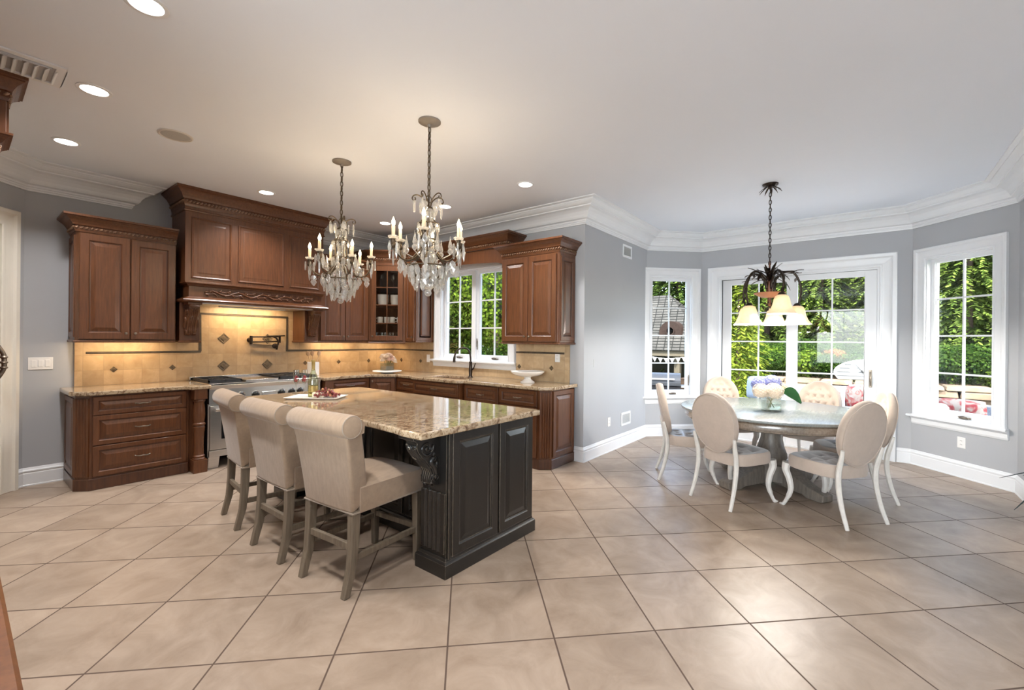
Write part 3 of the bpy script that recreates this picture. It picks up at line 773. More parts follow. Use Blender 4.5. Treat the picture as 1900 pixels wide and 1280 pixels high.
def grate(x0, x1):
    mb = MB(); mb.box(x0,x1,5.68,6.20,.925,.932)
    for yy in (5.69,6.185): mb.box(x0,x1,yy,yy+.014,.932,.958)
    for xx in (x0,x1-.014,(x0+x1)/2-.007): mb.box(xx,xx+.014,5.69,6.199,.932,.958)
    for yc in (5.82, 6.06):
        mb.box(x0,x1,yc-.006,yc+.006,.944,.958); mb.lathe([(.05,0),(.05,.014),(.03,.02),(0,.02)],16,Matrix.Translation(((x0+x1)/2,yc,.932)))
        for a in range(8):
            c, s = cos(a*pi/4), sin(a*pi/4); mb.tube([((x0+x1)/2+.045*c,yc+.045*s,.951),((x0+x1)/2+.11*c,yc+.11*s,.951)], .006, 4)
    return mb
for x0, x1 in ((1.73, 2.06), (2.47, 2.69), (2.70, 2.93)): grate(x0, x1).build('burner_grate', M_iron, t)
MB().box(2.09, 2.45, 5.66, 6.21, .925, .945).build('griddle_cover', M_steel2, t, bevel=.004)

# --- the run from the range round the corner to the pillar
def base_x(name, label, x0, x1, drawers, post=None):
    t = thing(name, label, 'cabinet', ((x0+x1)/2, 5.98, 0))
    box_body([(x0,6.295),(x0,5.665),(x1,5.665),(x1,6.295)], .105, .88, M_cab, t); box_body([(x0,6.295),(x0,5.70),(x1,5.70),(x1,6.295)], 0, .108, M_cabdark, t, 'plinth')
    for z0, z1 in drawers: front_x(t, 'drawer', x0+.012, x1-.012, z0, z1, 5.665, 'pull', fr=.045)
    return t
t = base_x('drawer_base_cabinet', 'cherry drawer base cabinet between the range and the angled corner cabinet', 3.10, 3.70, ((.695,.866),(.415,.688),(.125,.407)))
turned_post(3.035, 5.60, t); box_body([(2.955,6.295),(2.955,5.69),(3.10,5.69),(3.10,6.295)], 0, .88, M_cab, t, 'post_backing')
t = thing('corner_base_cabinet', 'cherry base cabinet set diagonally in the kitchen corner below the glass-door cabinet', 'cabinet', (4.05, 5.75, 0))
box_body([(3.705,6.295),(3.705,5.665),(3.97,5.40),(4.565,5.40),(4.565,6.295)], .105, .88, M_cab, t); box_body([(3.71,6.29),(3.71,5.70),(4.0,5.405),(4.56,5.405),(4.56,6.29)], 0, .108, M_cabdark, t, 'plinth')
front_any(t, 'door', (3.718,5.652), -pi/4, .34, .125, .866, 'knob', hs=.03, hz=.82)
def base_y(name, label, y1, y0, fronts, xf=3.99, doors=False):
    """unit on the sink wall from y1 down to y0; fronts = list of (z0,z1,kind)"""
    t = thing(name, label, 'cabinet', (4.28, (y0+y1)/2, 0))
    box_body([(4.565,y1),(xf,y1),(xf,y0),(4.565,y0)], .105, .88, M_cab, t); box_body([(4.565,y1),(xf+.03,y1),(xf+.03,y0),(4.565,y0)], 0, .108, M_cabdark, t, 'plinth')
    for z0, z1, kind in fronts: front_any(t, kind, (xf, y1-.012), DOWN, y1-y0-.024, z0, z1, 'pull', hz=(z0+z1)/2 if kind == 'drawer' else z1-.06, fr=.045)
    return t
base_y('drawer_base_cabinet', 'narrow cherry drawer cabinet between the corner cabinet and the sink cabinet', 5.395, 4.935, ((.70,.866,'drawer'),(.415,.69,'drawer'),(.125,.407,'drawer')))
t = base_y('sink_base_cabinet', 'cherry sink cabinet that steps forward under the kitchen window', 4.93, 4.03, ((.70,.866,'drawer'),), xf=3.91)
for y1 in (4.915, 4.475): front_any(t, 'door', (3.91, y1), DOWN, .43, .125, .69, 'knob', hs=.40 if y1 > 4.6 else .03, hz=.63)
base_y('drawer_base_cabinet', 'cherry drawer cabinet standing next to the sink cabinet on its island side', 4.02, 3.435, ((.66,.866,'drawer'),(.125,.652,'door')))
t = thing('end_base_cabinet', 'cherry base cabinet with fluted corner and panelled end beside the grey pillar', 'cabinet', (4.28, 3.08, 0))
box_body([(4.565,3.43),(3.99,3.43),(3.99,2.85),(4.085,2.755),(4.565,2.755)], .105, .88, M_cab, t)
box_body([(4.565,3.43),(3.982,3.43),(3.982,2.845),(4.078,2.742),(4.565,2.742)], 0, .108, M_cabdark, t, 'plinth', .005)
front_any(t, 'drawer', (3.99,3.42), DOWN, .54, .69, .866, 'pull', fr=.045); front_any(t, 'door', (3.99,3.42), DOWN, .54, .125, .682, 'knob', hs=.5, hz=.63)
mb = MB(); flutes(mb, vframe((3.99,2.85,.13), atan2(-.095,.095)), hypot(.095,.095), .72, n=4, t=.016, marg=.014); mb.build('fluted_pilaster', M_cab, t)
mb = MB(); panel_front(mb, vframe((4.105,2.755,.13), 0), .44, .735, fr=.055, t=.016); mb.build('end_panel', M_cab, t)

slab('worktop', 'long gold granite worktop turning the corner from range to sink to pillar', 'worktop',
     [(2.95,6.285),(2.95,5.525),(3.11,5.525),(3.145,5.617),(3.69,5.617),(3.94,5.37),(3.94,4.99),(3.86,4.93),(3.86,4.04),(3.94,3.98),(3.94,2.83),(4.06,2.705),(4.565,2.705),(4.555,2.82),(4.555,6.285)],
     [(4.02,4.76),(4.02,4.12),(4.40,4.12),(4.40,4.76)])
# sink
t = thing('undermount_sink', 'undermount steel sink set in the worktop below the kitchen window', 'sink', (4.21, 4.44, .68))
mb = MB(); y0, y1, x0, x1 = 4.11, 4.77, 4.01, 4.41
ring = lambda i, z: [(x0+i,y0+i,z),(x1-i,y0+i,z),(x1-i,y1-i,z),(x0+i,y1-i,z)]
v = ring(-.02,.88)+ring(0,.88)+ring(.01,.72)+ring(.04,.69)
mb.add(v, [(k*4+j, k*4+(j+1)%4, k*4+4+(j+1)%4, k*4+4+j) for k in range(3) for j in range(4)]+[(12,13,14,15)]); mb.build('basin', M_steel, t, bevel=.006)
mb = MB(); mb.lathe([(.045,0),(.045,.004),(.03,.006),(.012,.003),(0,.003)], 20, Matrix.Translation((4.21,4.44,.69))); mb.build('drain', M_steel2, t)
t = thing('kitchen_faucet', 'tall oil-rubbed bronze pull-down faucet behind the sink', 'faucet', (4.33, 4.25, .92))
mb = MB(); mb.lathe([(.032,.92),(.032,.928),(.024,.936),(.022,.95),(.026,1.0),(.023,1.06),(.019,1.11),(.022,1.115),(.022,1.13),(.016,1.135),(0,1.135)], 20, Matrix.Translation((4.33,4.25,0))); mb.build('body', M_bronze, t)
sp = catmull([(4.33,4.25,1.12),(4.33,4.255,1.20),(4.315,4.265,1.275),(4.265,4.305,1.318),(4.20,4.35,1.30),(4.165,4.375,1.24),(4.158,4.38,1.21)], 6)
mb = MB(); mb.tube(sp, .012, 12); mb.build('spout', M_bronze, t)
e = Vector(sp[-1]); mb = MB(); mb.tube([e, e+Vector((-.004,.003,-.03)), e+Vector((-.006,.005,-.085))], [.014,.017,.019], 12); mb.build('spray_head', M_bronze, t)
mb = MB(); mb.tube([(4.33,4.25,1.02),(4.33,4.215,1.03),(4.33,4.19,1.05)], [.014,.011,.011], 10); mb.tube([(4.33,4.19,1.05),(4.335,4.165,1.115)], [.007,.006], 8); mb.build('lever', M_bronze, t)

# --- wall cabinets
def wall_cab_x(label, x0, x1, z0, z1, chamfer=False, yf=5.95, name='wall_cabinet'):
    t = thing(name, label, 'cabinet', ((x0+x1)/2, 6.12, z0))
    P = [(x0,6.295),(x0,yf+(.03 if chamfer else 0)),(x0+(.022 if chamfer else 0),yf),(x1,yf),(x1,6.295)]
    if not chamfer: P = [(x0,6.295),(x0,yf),(x1,yf),(x1,6.295)]
    box_body(P, z0, z1, M_cab, t)
    mb = MB(); mb.sweep([(x0,6.295),(x0,yf),(x1,yf)], [(0,0),(.012,.004),(.016,.012),(.012,.022),(.004,.026),(0,.026)], lambda a,b,h: (a,b,z0-.022+h), side=1); mb.build('light_rail', M_cab, t)
    return t
t = wall_cab_x('cherry two-door wall cabinet with crown above the three-drawer cabinet', .725, 1.50, 1.39, 2.44, True)
front_x(t, 'door', .748, 1.117, 1.402, 2.42, 5.95, 'knob', hx=1.085, hz=1.46, fr=.068); front_x(t, 'door', 1.125, 1.492, 1.402, 2.42, 5.95, 'knob', hx=1.157, hz=1.46, fr=.068)
mb = MB(); panel_front(mb, vframe((.725,6.28,1.42), DOWN), .29, .98, fr=.05, t=.01); mb.build('end_panel', M_cab, t)
wood_crown(t, [(.725,6.295),(.725,5.95),(1.50,5.95)], 2.43, M_cab, M_rope, side=1, out=.095)
t = wall_cab_x('cherry two-door wall cabinet between the hood and the glass-door cabinet', 3.10, 3.86, 1.39, 2.44)
front_x(t, 'door', 3.112, 3.475, 1.402, 2.42, 5.95, 'knob', hx=3.445, hz=1.46, fr=.068); front_x(t, 'door', 3.483, 3.85, 1.402, 2.42, 5.95, 'knob', hx=3.513, hz=1.46, fr=.068)
wood_crown(t, [(3.10,5.95),(3.86,5.95)], 2.43, M_cab, M_rope, side=1, out=.095)

# diagonal glass-door cabinet: an open case with shelves
t = thing('glass_door_cabinet', 'tall cherry corner cabinet with six-pane glass door full of white crockery', 'cabinet', (4.2, 5.9, 1.39))
G0, G1 = (3.868, 5.945), (4.215, 5.52); gd = Vector((G1[0]-G0[0], G1[1]-G0[1])); gL = gd.length; ga = atan2(gd.y, gd.x); gd.normalize()
gM = vframe((G0[0],G0[1],0), ga)
mb = MB(); case_poly = [(3.868,6.29),(3.868,5.945),(4.215,5.52),(4.56,5.52),(4.56,6.29)]
mb.prism(case_poly, 1.38, 1.40); mb.prism(case_poly, 2.54, 2.60)
mb.box(3.868,3.884,5.95,6.29,1.40,2.54); mb.box(4.22,4.56,5.52,5.536,1.40,2.54); mb.box(3.884,4.56,6.275,6.29,1.40,2.54); mb.box(4.545,4.56,5.536,6.275,1.40,2.54)
mb.box(0,.04,1.40,2.54,-.02,0,gM); mb.box(gL-.04,gL,1.40,2.54,-.02,0,gM); mb.build('body', M_cab, t)
for z in (1.66, 1.935, 2.20):
    MB().prism([(3.886,6.273),(3.886,5.965),(4.225,5.545),(4.543,5.545),(4.543,6.273)], z, z+.015).build('shelf', M_cab, t)
mb = MB(); D0, D1, Z0, Z1 = .035, gL-.035, 1.405, 2.53
for a, b, c, d in ((D0,D0+.075,Z0,Z1),(D1-.075,D1,Z0,Z1),(D0+.075,D1-.075,Z0,Z0+.075),(D0+.075,D1-.075,Z1-.075,Z1)): mb.box(a,b,c,d,0,.022,gM)
mid = (D0+D1)/2; mb.box(mid-.006,mid+.006,Z0+.07,Z1-.07,.006,.018,gM)
for z in (1.667, 1.943, 2.208): mb.box(D0+.07,D1-.07,z-.006,z+.006,.006,.018,gM)
dr = mb.build('door', M_cab, t, bevel=.003)
MB().box(D0+.06,D1-.06,Z0+.06,Z1-.06,.008,.012,gM).build('glass', M_cabglass, dr)
knob_mb(gM @ Matrix.Translation((D0+.03,1.47,.022))).build('knob', M_pewter, dr)
mb = MB(); mb.sweep([(3.868,6.29),(3.868,5.945),(4.215,5.52)], [(0,0),(.012,.004),(.016,.012),(.012,.022),(0,.026)], lambda a,b,h: (a,b,1.362+h), side=1); mb.build('light_rail', M_cab, t)
wood_crown(t, [(3.868,6.29),(3.868,5.945),(4.215,5.52)], 2.59, M_cab, M_rope, side=1, h=.17, out=.09)

t = thing('wall_cabinet', 'narrow single-door cherry wall cabinet between the glass-door cabinet and the kitchen window', 'cabinet', (4.4, 5.4, 1.39))
box_body([(4.565,5.515),(4.22,5.515),(4.22,5.285),(4.565,5.285)], 1.39, 2.60, M_cab, t)
front_any(t, 'door', (4.22,5.510), DOWN, .215, 1.402, 2.53, 'knob', hs=.185, hz=1.46, fr=.045)
mb = MB(); mb.box(4.215,4.565,5.272,5.286,1.385,2.60); panel_front(mb, vframe((4.235,5.272,1.41),0), .315, 1.1, fr=.045, t=.008); mb.build('end_panel', M_cab, t)

def wall_cab_y(label, y1, y0, z0, z1, xf):
    t = thing('wall_cabinet', label, 'cabinet', ((4.565+xf)/2, (y0+y1)/2, z0))
    box_body([(4.565,y1),(xf,y1),(xf,y0+.02),(xf+.02,y0),(4.565,y0)], z0, z1, M_cab, t)
    mb = MB(); mb.sweep([(4.565,y1),(xf,y1),(xf,y0),(4.565,y0)], [(0,0),(.010,.004),(.014,.012),(.010,.022),(0,.026)], lambda a,b,h: (a,b,z0-.022+h), side=1); mb.build('light_rail', M_cab, t)
    return t
t = wall_cab_y('cherry two-door wall cabinet hanging between the kitchen window and the grey pillar', 3.60, 2.755, 1.405, 2.45, 4.22)
front_any(t, 'door', (4.22,3.592), DOWN, .398, 1.417, 2.42, 'knob', hs=.368, hz=1.475, fr=.066); front_any(t, 'door', (4.22,3.186), DOWN, .398, 1.417, 2.42, 'knob', hs=.030, hz=1.475, fr=.066)
mb = MB(); panel_front(mb, vframe((4.25,2.755,1.43),0), .29, .97, fr=.05, t=.01); mb.build('end_panel', M_cab, t)
wood_crown(t, [(4.565,3.60),(4.22,3.60),(4.22,2.755),(4.565,2.755)], 2.44, M_cab, M_rope, side=1, out=.09)

# arched valance over the kitchen window
t = thing('window_valance', 'arched cherry valance with crown spanning above the kitchen window', 'valance', (4.35, 4.4, 2.35))
pts = [(5.285,2.62),(5.285,2.35),(5.20,2.35)] + [(5.20-.06*sin(a*pi/8)-.0, 2.35+.07*(1-cos(a*pi/8))) for a in range(1,5)]
n = 16
arch = [(5.10-(1.34)*i/n, 2.425+.03*sin(pi*i/n)) for i in range(n+1)]
pts += arch + [(3.74-.06+.0, 2.40),(3.685,2.35),(3.60,2.35),(3.60,2.62)]
mb = MB(); mb.prism(pts, 4.30, 4.325, Matrix(((0,0,1,0),(1,0,0,0),(0,1,0,0),(0,0,0,1)))); mb.box(4.325,4.565,3.60,5.285,2.58,2.60); mb.build('board', M_cab, t, bevel=.004)
MB().box(4.285,4.565,3.585,3.66,2.60,2.66).build('end_block', M_cab, t, bevel=.004)
wood_crown(t, [(4.215,5.53),(4.285,5.285),(4.285,3.585),(4.565,3.585)], 2.62, M_cab, M_rope, side=1, h=.17, out=.095)

# --- the wooden hood
t = thing('range_hood', 'massive cherry hood with three panels, carved vine frieze and corbels over the range', 'hood', (2.31, 6.0, 1.4))
HX0, HX1, HY = 1.545, 3.085, 5.825
MB().box(HX0, HX1, HY, 6.295, 2.03, 2.93).build('body', M_cab, t, bevel=.004)
for x0, x1 in ((1.60, 1.99), (2.055, 2.575), (2.64, 3.03)):
    mb = MB()
    M = vframe((x0, HY, 2.075), 0); w_, h_ = x1-x0, .67
    rings = [(0,.001),(.004,.008),(.012,.010),(.022,.004),(.026,-.004),(.07,.002)]
    v = []
    for i, z in rings: v += [(i,i,z),(w_-i,i,z),(w_-i,h_-i,z),(i,h_-i,z)]
    fs = [(k*4+j, k*4+(j+1)%4, k*4+4+(j+1)%4, k*4+4+j) for k in range(len(rings)-1) for j in range(4)]; fs.append(tuple((len(rings)-1)*4+j for j in range(4)))
    mb.add(v, fs, False, M); mb.build('panel', M_cab, t, fix=False)
mb = MB(); mb.sweep([(HX0,6.295),(HX0,HY),(HX1,HY),(HX1,6.295)], [(0,0),(.012,.003),(.014,.014),(.006,.022),(.006,.05),(0,.052)], lambda a,b,h: (a,b,2.80+h), side=1); mb.build('neck_moulding', M_cab, t)
wood_crown(t, [(HX0,6.295),(HX0,HY),(HX1,HY),(HX1,6.295)], 2.852, M_cab, M_rope, side=1, h=.197, out=.10)
MB().box(HX0+.03, HX1-.03, HY-.02, 6.29, 1.83, 2.04).build('frieze', M_cab, t, bevel=.003)
mb = MB(); PT = [(HX0+.03,6.29),(HX0+.03,HY-.02),(HX1-.03,HY-.02),(HX1-.03,6.29)]
mb.sweep(PT, [(0,0),(.010,.004),(.018,.018),(.030,.028),(.042,.034),(.042,.048),(0,.050)], lambda a,b,h: (a,b,1.985+h), side=1)
mb.sweep(PT, [(0,-.014),(.050,-.014),(.064,-.006),(.068,.008),(.060,.020),(.040,.026),(.022,.038),(.010,.046),(0,.048)], lambda a,b,h: (a,b,1.825+h), side=1); mb.build('mantel_moulding', M_cab, t)
MB().box(HX0+.03, HX1-.03, 5.80, 6.28, 1.80, 1.815).build('hood_liner', M_steel, t)
# carved vine
mb = MB(); vx0, vx1, vz, vy = 1.72, 2.93, 1.925, HY-.028
N_ = 97; pth = [(vx0+(vx1-vx0)*i/(N_-1), vy, vz+.022*sin(i/(N_-1)*2*pi*4.5)) for i in range(N_)]
mb.tube(pth, .0095, 8, flat=.8); pth2 = [(x, vy+.004, vz-.016*sin(i/(N_-1)*2*pi*4.5+.6)) for i, (x,_,_z) in enumerate(pth)]; mb.tube(pth2, .006, 6)
rr = random.Random(3)
for i in range(28):
    x = vx0+.02+(vx1-vx0-.04)*i/27; up = 1 if i % 2 else -1; a = rr.uniform(.3,.9)*up
    M = frame((x, vy-.002, vz+up*.022), (cos(a),0,sin(a)), (-sin(a),0,cos(a)), (0,-1,0)); mb.ball((0,0,0), (.026,.010,.008), 8, 5, M=M)
    if i % 4 == 1:
        for k in range(5): mb.ball((x+rr.uniform(-.02,.02), vy-.004, vz+up*.02+rr.uniform(-.015,.015)), .008, 6, 4)
mb.build('carved_vine', M_cab, t, fix=False)

def corbel(parent, M, w, h, d, mat, name='corbel'):
    """scroll bracket: local x across (0..w), y up (0..h), z out of the face"""
    prof = [(0,0),(.10*d,.0),(.26*d,.05*h),(.30*d,.12*h),(.24*d,.20*h),(.26*d,.30*h),(.40*d,.42*h),(.58*d,.54*h),(.76*d,.66*h),(.86*d,.78*h),(.84*d,.86*h),(.92*d,.90*h),(d,.92*h),(d,h),(0,h)]
    prof = [(max(0,p[0]),p[1]) for p in prof]
    c = [(p.x,p.y) for p in catmull([(a,b,0) for a,b in prof[:11]], 4)] + prof[11:]
    mb = MB(); X = Matrix(((0,0,1,0),(0,1,0,0),(1,0,0,0),(0,0,0,1)))
    mb.prism(c, w*.10, w*.90, M @ X); cap = prof[11:]
    mb.prism([(0,.93*h),(d*1.04,.93*h),(d*1.04,h),(0,h)], -w*.04, w*1.04, M @ X)
    body = mb.build(name, mat, parent, bevel=.003)
    cv = MB()
    def spiral(cx, cy, r0, turns, x, a0, sgn=1):
        n = int(18*turns); P = []
        for i in range(n+1):
            q_ = i/n; r = r0*(1-.82*q_); a = a0+sgn*q_*turns*2*pi; P.append((x, cy+r*sin(a), cx+r*cos(a)))
        cv.tube(P, [r0*.17*(1-.5*i/n) for i in range(n+1)], 6, M=M)
        cv.ball((x, cy, cx), (w*.05, r0*.25, r0*.25), 8, 6, M=M)
    for x in (w*.08, w*.92):
        spiral(.50*d, .74*h, .25*d, 1.6, x, pi*.9); spiral(.15*d, .17*h, .12*d, 1.4, x, 0, -1)
        cv.tube(catmull([(x,.55*h,.26*d),(x,.46*h,.34*d),(x,.34*h,.20*d),(x,.24*h,.16*d)], 5, ) , .012*h/.3+.002, 6, M=M)
        for k in range(4): cv.ball((x, h*(.40+.1*k), d*(.12+.06*k)), (w*.05,.022*h/.3*1.0,.012), 6, 4, M=M)
    # acanthus ridges down the front
    for k in range(5):
        xx = w*(.22+.14*k); P = [(xx, b, a+.004) for a, b in c[6:40:4]]; cv.tube(P, [.006+.006*sin(pi*i/(len(P)-1)) for i in range(len(P))], 6, M=M)
    for j in range(5):
        a, b = c[8+j*7]
        for s in (-1,1): 
            q_ = M @ frame((w*.5+s*w*.24, b, a), (s*.8,.6,0), (-.6*s,.8,0), (0,0,1)); cv.ball((0,0,0), (w*.20,w*.09,.012), 8, 5, M=q_)
    for k in range(3): cv.box(w*.22, w*.78, h*(.05+.045*k), h*(.065+.045*k), .2*d, .30*d, M)
    cv.build('carving', mat, body, fix=False)
    return body
for x0, x1 in ((1.535,1.725),(2.905,3.095)):
    bx = MB(); bx.box(x0, x1, 5.955, 6.292, 1.385, 1.815)
    bx.sweep([(x0,6.29),(x0,5.955),(x1,5.955),(x1,6.29)], [(0,0),(.012,.004),(.014,.014),(.008,.024),(0,.026)], lambda a,b,h: (a,b,1.368+h), side=1)
    pn = bx.build('corbel_panel', M_cab, t, bevel=.003)
    corbel(t, vframe(((x0+x1)/2-.06, 5.955, 1.45), 0), .12, .36, .17, M_cab)

# pot filler
t = thing('pot_filler', 'bronze folding pot filler faucet fixed to the tiles over the range', 'faucet', (2.37, 6.25, 1.40))
mb = MB(); mb.lathe([(.034,0),(.034,.006),(.026,.012),(.016,.03),(.016,.06),(0,.06)], 18, vframe((2.36,6.285,1.40),0)); mb.tube([(2.36,6.235,1.345),(2.36,6.235,1.455)], .018, 12); mb.build('wall_mount', M_bronze, t)
mb = MB(); 
for z in (1.44, 1.375): mb.tube([(2.36,6.235,z),(2.70,6.215,z+.008)], .0095, 10)
mb.tube([(2.70,6.215,1.365),(2.70,6.215,1.465)], .014, 10); mb.build('arm', M_bronze, t)
mb = MB(); mb.tube([(2.70,6.19,1.455),(2.52,6.16,1.452)], .010, 10); mb.tube(catmull([(2.53,6.16,1.452),(2.62,6.15,1.435),(2.655,6.15,1.37),(2.64,6.15,1.32)],5), .011, 10); mb.tube([(2.64,6.15,1.33),(2.635,6.15,1.275)], [.016,.012], 10); mb.build('spout', M_bronze, t)
mb = MB(); mb.lathe([(.032,0),(.034,.012),(.026,.02),(0,.024)], 16, vframe((2.60,6.13,1.325),0)); mb.tube([(2.66,6.15,1.455),(2.73,6.13,1.46)], .008, 8); mb.build('valve_wheel', M_bronze, t)

# --- the island
t = thing('kitchen_island', 'black rubbed-edge island base with panelled doors, fluted corner post and carved corbel', 'island', (2.2, 3.1, 0))
mb = MB(); mb.box(2.08, 2.68, 2.0, 4.21, .10, .88); mb.build('body', M_black, t, bevel=.003)
for y0, y1, nm in ((1.99, 2.205, 'corner_post'), (4.08, 4.215, 'corner_post')):
    mb = MB(); mb.box(1.83, 2.68, y0, y1, .10, .88); 
    flutes(mb, vframe((1.83, y1, .14), DOWN), y1-y0, .36, n=4, t=.014, marg=.028, dep=.010); cp = mb.build(nm, M_black, t, bevel=.003)
for x0, x1 in ((1.865, 2.285), (2.30, 2.675)):
    mb = MB(); panel_front(mb, vframe((x0, 1.99, .115), 0), x1-x0, .75, fr=.062, t=.020); mb.build('door', M_black, t)
mb = MB(); mb.box(1.835, 1.86, 1.972, 1.99, .105, .88); mb.build('corner_stile', M_black, t, bevel=.005)
mb = MB(); PI_ = [(2.08,2.22),(1.83,2.22),(1.83,1.99),(2.68,1.99),(2.68,4.215),(1.83,4.215),(1.83,4.07),(2.08,4.07)]
mb.sweep(PI_, [(-.02,0),(.026,0),(.026,.082),(.020,.090),(.012,.096),(.008,.112),(0,.114),(-.02,.114)], lambda a,b,h: (a,b,h), closed=True, side=1)
mb.build('plinth', M_black, t, bevel=.002)
for yc in (2.10, 4.148): corbel(t, vframe((1.83, yc+.062, .545), DOWN), .124, .325, .205, M_black)
for y in (2.45, 2.95, 3.45): mb = MB(); panel_front(mb, vframe((2.08, y+.24, .13), DOWN), .46, .72, fr=.05, t=.014); mb.build('knee_panel', M_black, t)
edge = [(1.555,1.895),(2.665,1.895),(2.665,4.265),(1.555,4.265)]
def island_edge():
    P = [(1.555,1.895),(2.665,1.895),(2.665,4.265),(1.555,4.265)]
    bow = [(1.555,4.10)] + [(1.575+.028*sin(pi*i/10), 4.02-1.86*i/10) for i in range(11)] + [(1.555,2.06)]
    return P + bow
slab('island_worktop', 'large polished gold granite top of the island', 'worktop', island_edge(), bev=.014)

# ------------------------------------------------------------------ lamps below the wall cabinets and inside the hood
def strip(parent_name, x0, x1, y0, y1, z, power):
    p = bpy.data.objects[parent_name]
    o = MB().box(x0, x1, y0, y1, z-.012, z).build('strip_lamp', M_trim, p)
    along_x = (x1-x0) > (y1-y0)
    l_ = lamp('strip_light', 'AREA', ((x0+x1)/2, (y0+y1)/2, z-.014), power, (1, .72, .42), aim=(0, .35, -1) if along_x else (.35, 0, -1), size=(x1-x0)*.9 if along_x else (y1-y0)*.9, size_y=.03)
    attach(l_, p)
    if not along_x: l_.rotation_euler = (Matrix.Rotation(0,3,'Z')).to_euler(); l_.data.size = .03; l_.data.size_y = (y1-y0)*.9
names = [o.name for o in bpy.data.objects if o.name.startswith('wall_cabinet')]
strip(names[0], .80, 1.44, 6.10, 6.14, 1.388, 2.2)
strip(names[1], 3.16, 3.80, 6.10, 6.14, 1.388, 2.2)
strip('glass_door_cabinet', 4.05, 4.40, 6.00, 6.04, 1.378, 1.6)
strip('range_hood', 1.95, 2.70, 6.05, 6.10, 1.80, 5.5)
